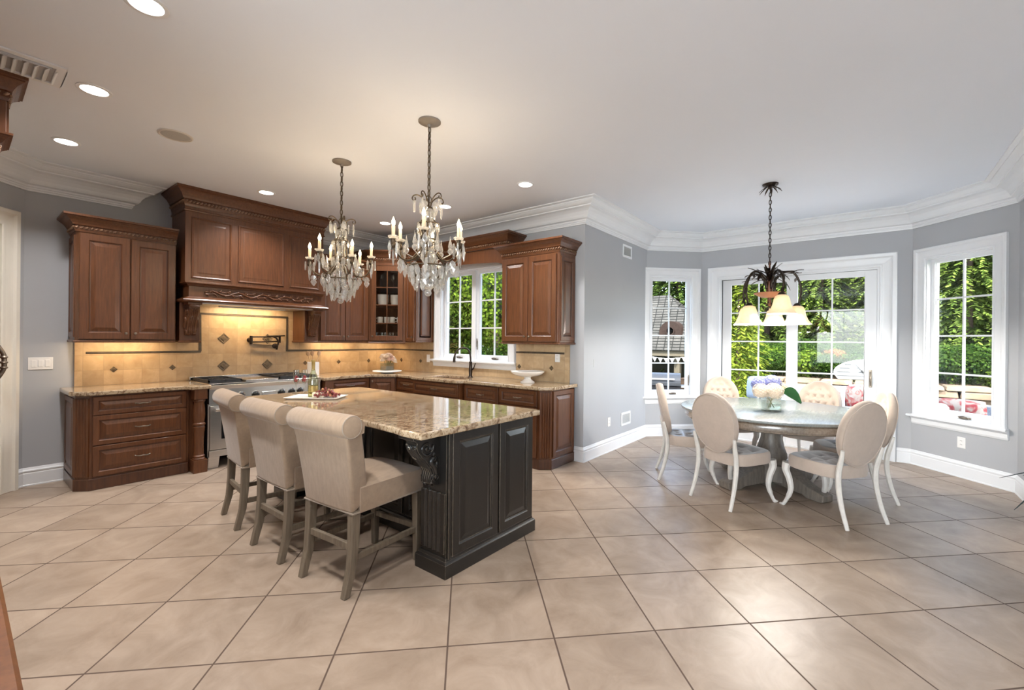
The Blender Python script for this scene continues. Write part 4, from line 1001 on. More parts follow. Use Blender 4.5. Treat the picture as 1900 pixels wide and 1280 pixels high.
# ------------------------------------------------------------------ stools at the island (built facing +x)
def make_stool(label):
    t = thing('counter_stool', label, 'stool', group='upholstered counter stools at the island')
    # seat cushion: rounded box with a dome
    def pad(x0, x1, y, z0, z1, dome, nx=10, ny=10, taper=.0):
        mb = MB(); v = []; 
        for j in range(ny+1):
            for i in range(nx+1):
                a, b = i/nx*2-1, j/ny*2-1
                k = (1-abs(a)**5)*(1-abs(b)**5)
                xx = x0+(x1-x0)*(a+1)/2; yy = y*b*(1-taper*(1-(a+1)/2))
                v.append((xx, yy, z1-.022*(1-k**.5 if k > 0 else 1)+dome*(1-a*a)*(1-b*b)))
        nn = nx+1; fs = [(j*nn+i, j*nn+i+1, (j+1)*nn+i+1, (j+1)*nn+i) for j in range(ny) for i in range(nx)]
        rim = [i for i in range(nn)]+[j*nn+nx for j in range(1, ny+1)]+[ny*nn+i for i in range(nx-1, -1, -1)]+[j*nn for j in range(ny-1, 0, -1)]
        base = len(v); v += [(v[r][0], v[r][1], z0) for r in rim]; m = len(rim)
        fs += [(rim[(i+1)%m], rim[i], base+i, base+(i+1)%m) for i in range(m)]; fs.append(tuple(base+i for i in range(m)))
        mb.add(v, fs, True); return mb
    seat = pad(-.20, .285, .238, .455, .615, .028).build('seat', M_linen, t)
    mb = MB(); z = .458; P = [(-.245,-.232,z),(.286,-.239,z),(.286,.239,z),(-.245,.232,z)]; mb.tube(P, .006, 6, closed=True); mb.build('piping', M_piping, seat)
    # back: side profile carried across with a slight flare to the top
    fr = [(-.145,.50),(-.150,.60),(-.165,.72),(-.188,.85),(-.205,.93)]; bk = [(-.245,.455),(-.262,.60),(-.280,.72),(-.297,.84),(-.312,.905)]
    mb = MB(); v = []; sec = [(b,f) for b, f in zip(bk, fr)]; ny = 8
    rows = []
    for i, ((bx, bz), (fx, fz)) in enumerate(sec):
        w = .228+.034*i/4
        ring = []
        for j in range(ny+1): y = -w+2*w*j/ny; ring.append((bx+.006*(1-(y/w)**2)*-1, y, bz))
        for j in range(ny, -1, -1): y = -w+2*w*j/ny; ring.append((fx+.02*(1-(y/w)**2), y*.96, fz))
        rows.append(ring)
    m = len(rows[0])
    for r in rows: v += r
    fs = [(i*m+j, i*m+(j+1)%m, (i+1)*m+(j+1)%m, (i+1)*m+j) for i in range(len(rows)-1) for j in range(m)]+[tuple(range(m))[::-1], tuple((len(rows)-1)*m+j for j in range(m))]
    mb.add(v, fs, False); back = mb.build('backrest', M_linen, t, bevel=.016, seg=3, ang=30)
    # rolled top
    mb = MB(); c = (-.282, 0, .950); prof = [(0,-.272),(.052,-.272),(.061,-.268),(.066,-.255),(.066,.255),(.061,.268),(.052,.272),(0,.272)]
    mb.lathe(prof, 28, Matrix.Translation(c) @ Matrix.Rotation(-pi/2, 4, 'X')); 
    v = []
    for y in (-.262, .262): v += [(-.20,y,.905),(-.305,y,.885),(-.245,y,1.002),(-.195,y,.96)]
    mb.add(v, [(0,1,5,4),(1,2,6,5),(2,3,7,6),(3,0,4,7),(0,3,2,1),(4,5,6,7)]); mb.build('roll', M_linen, back)
    for s in (-1, 1): rp = MB(); rp.tube([(c[0]+.060*cos(a*pi/12), s*.267, c[2]+.060*sin(a*pi/12)) for a in range(24)], .0045, 5, closed=True); rp.build('piping', M_piping, back)
    # legs and stretchers
    for sy in (-1, 1):
        mb = MB(); y = sy*.205; mb.taper(.232,.282,y-.025,y+.025,.458,.236,.276,y-.019,y+.019,0) if False else mb.taper(.240,.276,y-.018,y+.018,0,.232,.282,y-.025,y+.025,.46); mb.build('leg', M_legwood, t, bevel=.004)
        mb = MB(); v = []
        for z, x, hw in ((0,-.272,.019),(.15,-.235,.022),(.30,-.222,.024),(.47,-.218,.026)): v += [(x-hw,y-hw,z),(x+hw,y-hw,z),(x+hw,y+hw,z),(x-hw,y+hw,z)]
        fs = [(k*4+j, k*4+(j+1)%4, k*4+4+(j+1)%4, k*4+4+j) for k in range(3) for j in range(4)]+[(3,2,1,0),(12,13,14,15)]
        mb.add(v, fs); mb.build('leg', M_legwood, t, bevel=.004)
        MB().box(-.225,.245,y-.012,y+.012,.185,.22).build('stretcher', M_legwood, t, bevel=.003)
    MB().box(-.238,-.214,-.20,.20,.245,.283).build('stretcher', M_legwood, t, bevel=.003)
    MB().box(.245,.268,-.20,.20,.20,.235).build('stretcher', M_legwood, t, bevel=.003)
    return t
s0 = make_stool('taupe scroll-back counter stool at the corbel end of the island')
s0.location = (1.590, 2.485, 0); s0.rotation_euler.z = radians(5)
dup(s0, (1.562, 3.135, 0), radians(0), 'taupe scroll-back counter stool standing between the other two stools')
dup(s0, (1.605, 3.86, 0), radians(-7), 'taupe scroll-back counter stool standing closest to the cooking range')

# ------------------------------------------------------------------ round table
TC = (5.13, .765)
t = thing('round_dining_table', 'round weathered oak pedestal dining table in the window bay', 'table', (0,0,0))
mb = MB(); mb.lathe([(0,.728),(.845,.728),(.862,.735),(.866,.745),(.862,.756),(.852,.760),(0,.760)], 96); mb.build('tabletop', M_tabletop, t, bevel=0)
mb = MB(); mb.lathe([(.70,.645),(.808,.645),(.822,.652),(.826,.665),(.816,.676),(.816,.712),(.830,.720),(.840,.7285),(.70,.7285)], 96); mb.build('apron', M_table, t)
mb = MB(); mb.lathe([(.24,.70),(.22,.67),(.13,.655),(.145,.64),(.148,.625),(.128,.60),(.100,.565),(.088,.52),(.094,.46),(.120,.38),(.146,.31),(.150,.275),(.135,.25),(.15,.235),(.15,.20),(.0,.20)], 40); mb.box(-.16,.16,-.16,.16,.06,.22); mb.build('pedestal', M_tablebase, t)
for k in range(4):
    a = radians(147+90*k); mb = MB()
    pr_ = [(.10,.03),(.10,.21),(.20,.205),(.34,.155),(.46,.10),(.56,.082),(.60,.07),(.60,.012),(.58,0),(.44,0),(.40,.02),(.2,.03)]
    M = Matrix.Rotation(a, 4, 'Z') @ Matrix(((1,0,0,0),(0,0,1,0),(0,1,0,0),(0,0,0,1))); mb.prism(pr_, -.065, .065, M); mb.build('foot', M_tablebase, t, bevel=.008)
t.location = (TC[0], TC[1], 0)

# ------------------------------------------------------------------ upholstered chairs (built facing +x, back at -x)
def make_chair(label):
    t = thing('dining_chair', label, 'chair', group='oval-back dining chairs round the table')
    # seat: rounded trapezoid, wider at the front
    def outline(k, n=40):
        P = []
        for i in range(n):
            a = 2*pi*i/n; c, s = cos(a), sin(a); e = .55
            x = (abs(c)**e)*(1 if c >= 0 else -1)*.245; y = (abs(s)**e)*(1 if s >= 0 else -1)*(.245 if True else 0)
            y *= (.90+.10*(x+.245)/.49); P.append((x*k, y*k))
        return P
    mb = MB(); n = 40; rows = [(.93,.352),(.985,.358),(1.0,.372),(1.0,.425),(.985,.446),(.94,.458)]
    v = [];
    for k, z in rows: v += [(x,y,z) for x, y in outline(k)]
    fs = [(r*n+j, r*n+(j+1)%n, (r+1)*n+(j+1)%n, (r+1)*n+j) for r in range(len(rows)-1) for j in range(n)]+[tuple(range(n))[::-1]]
    mb.add(v, fs, True); seat = mb.build('seat', M_chair, t)
    # tufted top of the seat: a separate blue-grey velvet panel with buttons
    def tufted(nx, ny, fx, fy, pts, dep, dome):
        """height over a unit-disc-like patch with dimples at PTS"""
        def h(a, b):
            z = dome*(1-a*a)*(1-b*b)
            for px_, py_ in pts: d2 = ((a-px_)*fx)**2+((b-py_)*fy)**2; z -= dep*math.exp(-d2/.0020)
            for px_, py_ in pts:
                for qx, qy in ((1,1),(1,-1)):
                    da, db = (a-px_)*fx, (b-py_)*fy; L = .07; q_ = (da*qx+db*qy)/sqrt(2); w_ = (da*qx-db*qy)/sqrt(2)
                    if abs(q_) < L: z -= dep*.55*math.exp(-w_*w_/.00014)*(1-abs(q_)/L)
            return z
        return h
    pts = [(-.55,-.45),(-.55,.0),(-.55,.45),(-.1,-.25),(-.1,.25),(.3,-.5),(.3,0),(.3,.5),(-.1,-.7),(-.1,.7)]
    h = tufted(1,1,.22,.22,pts,.028,.026); mb = MB(); v = [(0,0,.458+h(0,0))]; nr = 18; o_ = outline(.94)
    for r in range(1, nr+1):
        for x, y in o_: a, b = x/.245*r/nr, y/.245*r/nr; v.append((x*r/nr, y*r/nr, .458+(h(a,b) if r < nr else 0)))
    fs = [(0,1+(j+1)%n,1+j) for j in range(n)]
    fs = [(0,1+j,1+(j+1)%n) for j in range(n)]+[(1+(r-1)*n+j, 1+r*n+j, 1+r*n+(j+1)%n, 1+(r-1)*n+(j+1)%n) for r in range(1,nr) for j in range(n)]
    mb.add(v, fs, True); sp = mb.build('seat_pad', M_velvet, seat); sp['label'] = 'taupe tufted velvet seat pad'
    # oval back, tilted
    BA, BB, BT = .230, .272, .036
    TILT = radians(11); BM = Matrix.Translation((-.275,0,.715)) @ Matrix.Rotation(-TILT, 4, 'Y')   # local x = thickness (front +), y across, z up
    mb = MB(); n = 44; rows = [(0.0,-BT-.006),(.5,-BT-.004),(.90,-BT),(.965,-BT+.006),(.995,-BT+.02),(1.0,0),(.985,BT*.6),(.94,BT*.95)]
    v = [(-BT-.007,0,0)]
    for k, x in rows[1:]: v += [(x, BA*k*cos(2*pi*j/n)*(1+.03*sin(2*pi*j/n)), BB*k*sin(2*pi*j/n)) for j in range(n)]
    fs = [(0,1+(j+1)%n,1+j) for j in range(n)]+[(1+r*n+j, 1+r*n+(j+1)%n, 1+(r+1)*n+(j+1)%n, 1+(r+1)*n+j) for r in range(len(rows)-2) for j in range(n)]
    mb.add(v, fs, True, BM); back = mb.build('backrest', M_chair, t)
    pts = [(0,0)]+[(s*.34,0) for s in (-1,1)]+[(s*.68,0) for s in (-1,1)]+[(s*.17,v_) for s in (-1,1) for v_ in (-.3,.3)]+[(s*.51,v_) for s in (-1,1) for v_ in (-.3,.3)]+[(s*.34,v_) for s in (-1,0,1) for v_ in (-.6,.6)]+[(s*.17,v_) for s in (-1,1) for v_ in (-.82,.82)]
    h = tufted(1,1,BA,BB,pts,.034,.034); mb = MB(); nr = 20; v = [(BT*.95+h(0,0),0,0)]
    for r in range(1, nr+1):
        for j in range(n):
            a, b = .94*r/nr*cos(2*pi*j/n), .94*r/nr*sin(2*pi*j/n); e = 1-(r/nr)**6
            v.append((BT*.95+h(a,b)*e, BA*a*(1+.03*sin(2*pi*j/n)), BB*b))
    fs = [(0,1+j,1+(j+1)%n) for j in range(n)]+[(1+(r-1)*n+j, 1+r*n+j, 1+r*n+(j+1)%n, 1+(r-1)*n+(j+1)%n) for r in range(1,nr) for j in range(n)]
    mb.add(v, fs, True, BM); tf = mb.build('tufted_front', M_chair, back)
    bt = MB()
    for a, b in pts: bt.ball((BT*.95+h(a,b)+.002, BA*a, BB*b), (.004,.009,.009), 8, 5, M=BM)
    bt.build('button', M_chair, back, fix=False)
    wl_ = MB(); wl_.tube([BM @ Vector((-BT+.004, BA*.968*cos(2*pi*j/n)*(1+.03*sin(2*pi*j/n)), BB*.968*sin(2*pi*j/n))) for j in range(n)], .005, 5, closed=True); wl_.build('piping', M_chair, back)
    # rear legs run up past the seat to the oval
    for s in (-1, 1):
        P = catmull([(-.335,s*.215,0),(-.285,s*.207,.14),(-.252,s*.202,.30),(-.252,s*.203,.42),(-.274,s*.207,.52),(-.292,s*.216,.60)], 5)
        mb = MB(); k = len(P); mb.tube(P, [.015+.006*min(1, i/(k*.4)) if i < k*.7 else .021-.008*(i/(k-1)-.7)/.3 for i in range(k)], 8); mb.build('leg', M_white, t)
        P = catmull([(.235,s*.225,0),(.205,s*.212,.06),(.178,s*.200,.15),(.190,s*.203,.24),(.218,s*.212,.32),(.212,s*.208,.38)], 5); k = len(P)
        mb = MB(); mb.tube(P, [.021-.006*(1-abs(i/(k-1)-.05))*(1 if i < k*.25 else 0)+.012*max(0,(i/(k-1)-.35))/.65*1.2 for i in range(k)], 8); mb.ball((.240,s*.227,.010),(.024,.020,.011),8,6); mb.build('leg', M_white, t)
    return t
c0 = make_chair('oval-back chair seen side-on next to the grey wall with two grilles')
def chair_at(o, ang, r, face, label):
    a = radians(ang); o.location = (TC[0]+r*cos(a), TC[1]+r*sin(a), 0); o.rotation_euler.z = radians(face); o['label'] = label
def put(x, y, face, label, first=False):
    o = c0 if first else dup(c0)
    o.location = (x, y, 0); o.rotation_euler.z = radians(face); o['label'] = label
put(4.835, 1.475, -66, 'oval-back chair seen side-on next to the grey wall with two grilles', True)
put(4.43, .945, -26, 'oval-back chair turned away from us, second from the grey wall with grilles')
put(4.565, .255, 55, 'oval-back chair turned away from us, its leg touching the neighbouring front leg')
put(5.25, .15, 108, 'oval-back chair with tufted front below the bay window with the deep sill')
put(6.02, .52, 164, 'oval-back chair with tufted front between the flower vase and the door pull')
put(5.94, 1.33, 217, 'oval-back chair with tufted front before the fixed leaf of the sliding door')
# ------------------------------------------------------------------ ceiling lights
def chain(x, y, z0, z1, mat, parent, link=.055, r=.004):
    mb = MB(); z = z0; k = 0
    while z < z1-.01:
        P = []
        for i in range(12):
            a = 2*pi*i/12; u, w_ = .011*cos(a), (link*.5)*sin(a); P.append((x+(u if k % 2 else 0), y+(0 if k % 2 else u), z+link*.42+w_))
        mb.tube(P, r, 5, closed=True); z += link*.78; k += 1
    mb.tube([(x,y,z0),(x,y,z1)], .0022, 5)
    mb.build('chain', mat, parent, fix=False)

def downlight(x, y, label, vis=True):
    t = thing('recessed_downlight', label, 'downlight', (x, y, CEIL), group='lit recessed downlights in the ceiling')
    mb = MB(); mb.lathe([(.090,0),(.090,-.004),(.084,-.007),(.070,-.006),(.068,.0)], 32, Matrix.Translation((x,y,CEIL))); mb.build('trim_ring', M_trim, t)
    mb = MB(); mb.lathe([(.070,-.003),(.05,-.0045),(0,-.005)], 32, Matrix.Translation((x,y,CEIL))); mb.build('lens', M_can, t)
    d = lamp('downlight_beam', 'AREA', (0,0,0), CAN_POWER, WARM, size=.15, shape='DISK'); d.data.spread = radians(120)
    d.parent = t; d.location = (0,0,-.012)
CL = ['lit ceiling downlight cut by the upper edge of the photo', 'lit ceiling downlight nearest the louvred ceiling vent', 'lit ceiling downlight between the ceiling vent and the white crown moulding',
      'lit ceiling downlight just in front of the hood crown', 'lit ceiling downlight in the kitchen corner above the glass-door cabinet', 'lit ceiling downlight half hidden by the scrolls of the chandelier before the kitchen window', 'lit ceiling downlight nearest the grey pillar']
for i, (x, y) in enumerate(CAN_SPOTS): downlight(x, y, CL[i] if i < len(CL) else 'unseen downlight added as a light source behind the viewer')

t = thing('ceiling_speaker', 'round grey flush ceiling speaker that gives no light', 'speaker', (1.098, 4.40, CEIL))
mb = MB(); mb.lathe([(.115,0),(.115,-.006),(.105,-.009),(.102,-.006)], 36, Matrix.Translation((1.098,4.40,CEIL))); mb.build('rim', plain('beige_plastic', (.62,.58,.53), .6, var=0), t)
mb = MB(); mb.lathe([(.104,-.005),(.06,-.011),(0,-.013)], 36, Matrix.Translation((1.098,4.40,CEIL))); mb.build('grille', plain('speaker_mesh', (.42,.40,.37), .8, var=.1, scale=300), t)

t = thing('ceiling_vent', 'white louvred supply vent in the ceiling', 'vent', (.25, 4.0, CEIL))
vx0, vx1, vy0, vy1 = .02, .425, 3.835, 4.165
mb = MB()
for a,b,c,d in ((vx0,vx1,vy0,vy0+.04),(vx0,vx1,vy1-.04,vy1),(vx0,vx0+.04,vy0+.04,vy1-.04),(vx1-.045,vx1,vy0+.04,vy1-.04)): mb.box(a,b,c,d,CEIL-.012,CEIL)
mb.build('frame', M_trim, t, bevel=.004)
MB().box(vx0+.03,vx1-.03,vy0+.03,vy1-.03,CEIL-.003,CEIL-.0005).build('duct_shadow', M_grille, t)
mb = MB()
for k in range(6):
    x = vx0+.15+.042*k; mb.taper(x,x+.004,vy0+.085,vy1-.04,CEIL-.022,x+.018,x+.022,vy0+.085,vy1-.04,CEIL-.003)
for k in range(3): y = vy0+.045+.012*k; mb.taper(vx0+.04,vx1-.06-.06*k,y,y+.003,CEIL-.020,vx0+.04,vx1-.06-.06*k,y+.008,y+.011,CEIL-.003)
for k in range(3): y = vy0+.10+.07*k; mb.taper(vx0+.045,vx0+.14,y,y+.004,CEIL-.020,vx0+.045,vx0+.14,y+.03,y+.034,CEIL-.003)
mb.build('louvres', M_trim, t)

# ------------------------------------------------------------------ crystal chandeliers
def crystal_mesh(kind):
    mb = MB()
    if kind == 'pendalogue':   # flat faceted pear, hangs down from 0
        out = [(.002,0),(.010,-.012),(.017,-.030),(.020,-.046),(.016,-.062),(.008,-.074),(.001,-.082)]
        v = [(0,0,0)]; 
        for r, z in out: v += [(r,0,z),(r*.45,.006,z),(-r*.45,.006,z),(-r,0,z),(-r*.45,-.006,z),(r*.45,-.006,z)]
        fs = [(0,1+j,1+(j+1)%6) for j in range(6)]+[(1+k*6+j,1+k*6+6+j,1+k*6+6+(j+1)%6,1+k*6+(j+1)%6) for k in range(len(out)-1) for j in range(6)]
        mb.add(v, fs)
    elif kind == 'spear':
        mb.lathe([(0,0),(.004,-.008),(.008,-.03),(.0075,-.075),(.004,-.10),(0,-.112)], 6, smooth=False)
    elif kind == 'bead': mb.ball((0,0,-.012), (.011,.011,.012), 8, 5); mb.sm = [False]*len(mb.f)
    elif kind == 'plaque':
        P = [(0,0),(.020,-.012),(.028,-.035),(.018,-.048),(.027,-.066),(.012,-.092),(0,-.105)]
        P += [(-x, z) for x, z in P[-2:0:-1]]; n = len(P)
        v = [(x,.004,z) for x,z in P]+[(x,-.004,z) for x,z in P]+[(0,.011,-.05),(0,-.011,-.05)]
        mb.add(v, [(i,(i+1)%n,n+(i+1)%n,n+i) for i in range(n)]+[(i,2*n,(i+1)%n) for i in range(n)]+[(n+i,n+(i+1)%n,2*n+1) for i in range(n)])
    return mb
CRY = {}
def crystal(kind, pos, a, parent, s=1.0, name='crystal_drop'):
    if kind not in CRY:
        o = crystal_mesh(kind).build(name, M_crystal); CRY[kind] = o.data; attach(o, parent); o.name = name
    else:
        o = bpy.data.objects.new(name, CRY[kind]); COL.objects.link(o); attach(o, parent)
    o.location = pos; o.rotation_euler = (0,0,a); o.scale = (s,s,s)
    return o
def flame_mb(c):
    mb = MB(); mb.lathe([(.0,0),(.008,.003),(.0135,.016),(.013,.028),(.008,.043),(.003,.056),(0,.064)], 12, Matrix.Translation(c)); return mb

def crystal_chandelier(label, ztop, rot, seed):
    """built about the origin of the plan, heights absolute"""
    rr = random.Random(seed)
    t = thing('crystal_chandelier', label, 'chandelier', group='crystal chandeliers over the island')
    mb = MB(); mb.lathe([(0,CEIL),(.082,CEIL),(.082,CEIL-.010),(.062,CEIL-.016),(.050,CEIL-.020),(.018,CEIL-.028),(.010,CEIL-.045),(0,CEIL-.046)][::-1], 32); mb.build('ceiling_canopy', M_canopy, t)
    chain(0, 0, ztop-.01, CEIL-.04, M_pewter2, t)
    # cage: six curved ribs from the crown down to the bottom finial
    z0 = 1.80
    mb = MB()
    for k in range(6):
        a = rot+k*pi/3; c, s = cos(a), sin(a)
        P = catmull([(.045*c,.045*s,ztop-.10),(.030*c,.030*s,ztop-.16),(.065*c,.065*s,ztop-.22),(.075*c,.075*s,2.17),(.060*c,.060*s,2.10),(.115*c,.115*s,2.03),(.135*c,.135*s,1.97),(.09*c,.09*s,1.885),(.015*c,.015*s,1.845)], 5); mb.tube(P, .0055, 6)
    mb.tube([(0,0,ztop),(0,0,1.84)], .006, 8)
    for r, z in ((.075,ztop-.215),(.07,2.165),(.135,1.97)): mb.tube([(r*cos(2*pi*i/32),r*sin(2*pi*i/32),z) for i in range(32)], .0055, 6, closed=True)
    mb.lathe([(0,2.12),(.03,2.125),(.035,2.14),(.025,2.16),(.0,2.165)], 16); mb.lathe([(0,ztop-.12),(.035,ztop-.115),(.04,ztop-.10),(.02,ztop-.085),(0,ztop-.08)], 16)
    mb.build('frame', M_pewter2, t, fix=False)
    # crown scrolls
    for k in range(5):
        a = rot+.3+k*2*pi/5; c, s = cos(a), sin(a); P = []
        for q_ in [(.012,-.085),(.028,-.035),(.055,-.005),(.085,.010),(.112,.004),(.122,-.018),(.110,-.032),(.097,-.022),(.102,-.008)]: P.append((q_[0]*c, q_[0]*s, ztop+q_[1]-.01))
        mb = MB(); mb.tube(catmull(P, 4), .0048, 6); sc_ = mb.build('crown_scroll', M_pewter2, t, fix=False)
        crystal('pendalogue' if k % 2 else 'spear', (.105*c,.105*s,ztop-.035), a+pi/2, t, 1.15)
        crystal('plaque', (.062*c,.062*s,ztop-.055), a+pi/2, t, .8)
    mb = MB(); mb.tube([(.024*cos(2*pi*i/16),0,ztop-.03+.026*sin(2*pi*i/16)) for i in range(16)], .004, 6, closed=True); mb.build('hanging_ring', M_pewter2, t)
    # glass column and bowls
    mb = MB(); mb.lathe([(.02,ztop-.10),(.045,ztop-.11),(.05,ztop-.16),(.045,ztop-.20),(.02,ztop-.21)], 18); mb.lathe([(.015,2.30),(.035,2.27),(.03,2.22),(.045,2.19),(.02,2.17)], 16); mb.lathe([(.02,2.11),(.05,2.08),(.055,2.03),(.03,1.98),(.045,1.93),(.02,1.90)], 16); mb.build('glass_column', M_crystal, t, fix=False)
    # arms with candles
    for k in range(6):
        a = rot+k*pi/3; c, s = cos(a), sin(a); R_ = .265; up = .035*(1 if k % 2 else 0)
        P = catmull([(.07*c,.07*s,2.06),(.12*c,.12*s,2.015),(.18*c,.18*s,2.0),(.235*c,.235*s,2.035),(R_*c,R_*s,2.085+up),(R_*c,R_*s,2.115+up)], 5)
        mb = MB(); mb.tube(P, .0065, 6)
        mb.lathe([(.006,2.075+up),(.020,2.085+up),(.024,2.10+up),(.016,2.108+up),(.016,2.135+up),(.022,2.14+up),(0,2.14+up)], 14, Matrix.Translation((R_*c,R_*s,0)))
        S = [(.18*c+.05*cos(a+pi)*q_, .18*s+.05*sin(a+pi)*q_, 2.0) for q_ in (0,)]
        sp = [(.205*c-.028*cos(i*.5)*c*(1-i*.07), .205*s-.028*cos(i*.5)*s*(1-i*.07), 1.985-.028*sin(i*.5)*(1-i*.07)) for i in range(11)]; mb.tube(sp, .0042, 5)
        arm = mb.build('arm', M_pewter2, t, fix=False)
        mb = MB(); mb.lathe([(.010,2.142+up),(.030,2.146+up),(.037,2.156+up),(.036,2.160+up),(.028,2.152+up),(.010,2.148+up)], 18, Matrix.Translation((R_*c,R_*s,0))); mb.build('drip_pan', M_crystal, arm)
        mb = MB(); mb.lathe([(.0125,2.145+up),(.0125,2.232+up),(.009,2.236+up),(0,2.236+up)], 14, Matrix.Translation((R_*c,R_*s,0))); mb.build('candle_sleeve', M_candle, arm)
        flame_mb((R_*c,R_*s,2.234+up)).build('flame_bulb', M_bulb, arm)
        lp = lamp('candle_light', 'POINT', (R_*c,R_*s,2.275+up), 1.15, (1,.77,.50), size=.03, parent=t)
        for j in range(4):
            b = a+j*pi/2+.4; crystal(('pendalogue','spear','plaque','spear')[j], (R_*c+.034*cos(b), R_*s+.034*sin(b), 2.140+up-.02), b+pi/2, t, .95+rr.uniform(-.1,.25))
        crystal('spear', (R_*c,R_*s,2.07+up), a, t, 1.1)
        for q_, kd in ((.13,'plaque'),(.18,'pendalogue'),(.225,'plaque')): crystal(kd, (q_*c+rr.uniform(-.02,.02), q_*s+rr.uniform(-.02,.02), 2.0-.005*rr.random()), a+rr.uniform(-.5,.5), t, .95)
        # glass spire standing between arms
        b = a+pi/6; mb = MB(); mb.lathe([(.004,2.06),(.016,2.075),(.02,2.09),(.01,2.105),(.016,2.12),(.012,2.14),(.006,2.165),(0,2.205)], 8, Matrix.Translation((.16*cos(b),.16*sin(b),0)), smooth=False); mb.tube([(.10*cos(b),.10*sin(b),2.03),(.16*cos(b),.16*sin(b),2.062)], .004, 5); mb.build('glass_spire', M_crystal, t)
    # tiers of drops round the basket
    for n_, r, z, s_ in ((14,.138,1.968,1.0),(12,.118,1.915,1.0),(9,.085,1.875,.95),(10,.078,2.165,.75),(10,.078,ztop-.215,.7)):
        for k in range(n_):
            a = rot+2*pi*(k+.5*(n_ % 3))/n_; crystal(('plaque','pendalogue')[k % 2], (r*cos(a), r*sin(a), z), a+pi/2+rr.uniform(-.25,.25), t, s_*rr.uniform(.9,1.12))
    mb = MB(); mb.lathe([(0,1.845),(.03,1.842),(.05,1.835),(.045,1.815),(.02,1.80),(0,1.80)][::-1], 14, smooth=False); mb.ball((0,0,1.775), .026, 12, 8); mb.build('finial', M_crystal, t, fix=False)
    return t
ch1 = crystal_chandelier('crystal chandelier hanging in front of the wooden hood, over the range end of the island', 2.53, .35, 5)
ch1.location = (2.185, 3.81, 0)
ch2 = crystal_chandelier('crystal chandelier hanging before the kitchen window, over the black-doored end of the island', 2.50, .75, 9)
ch2.location = (2.17, 2.578, 0)

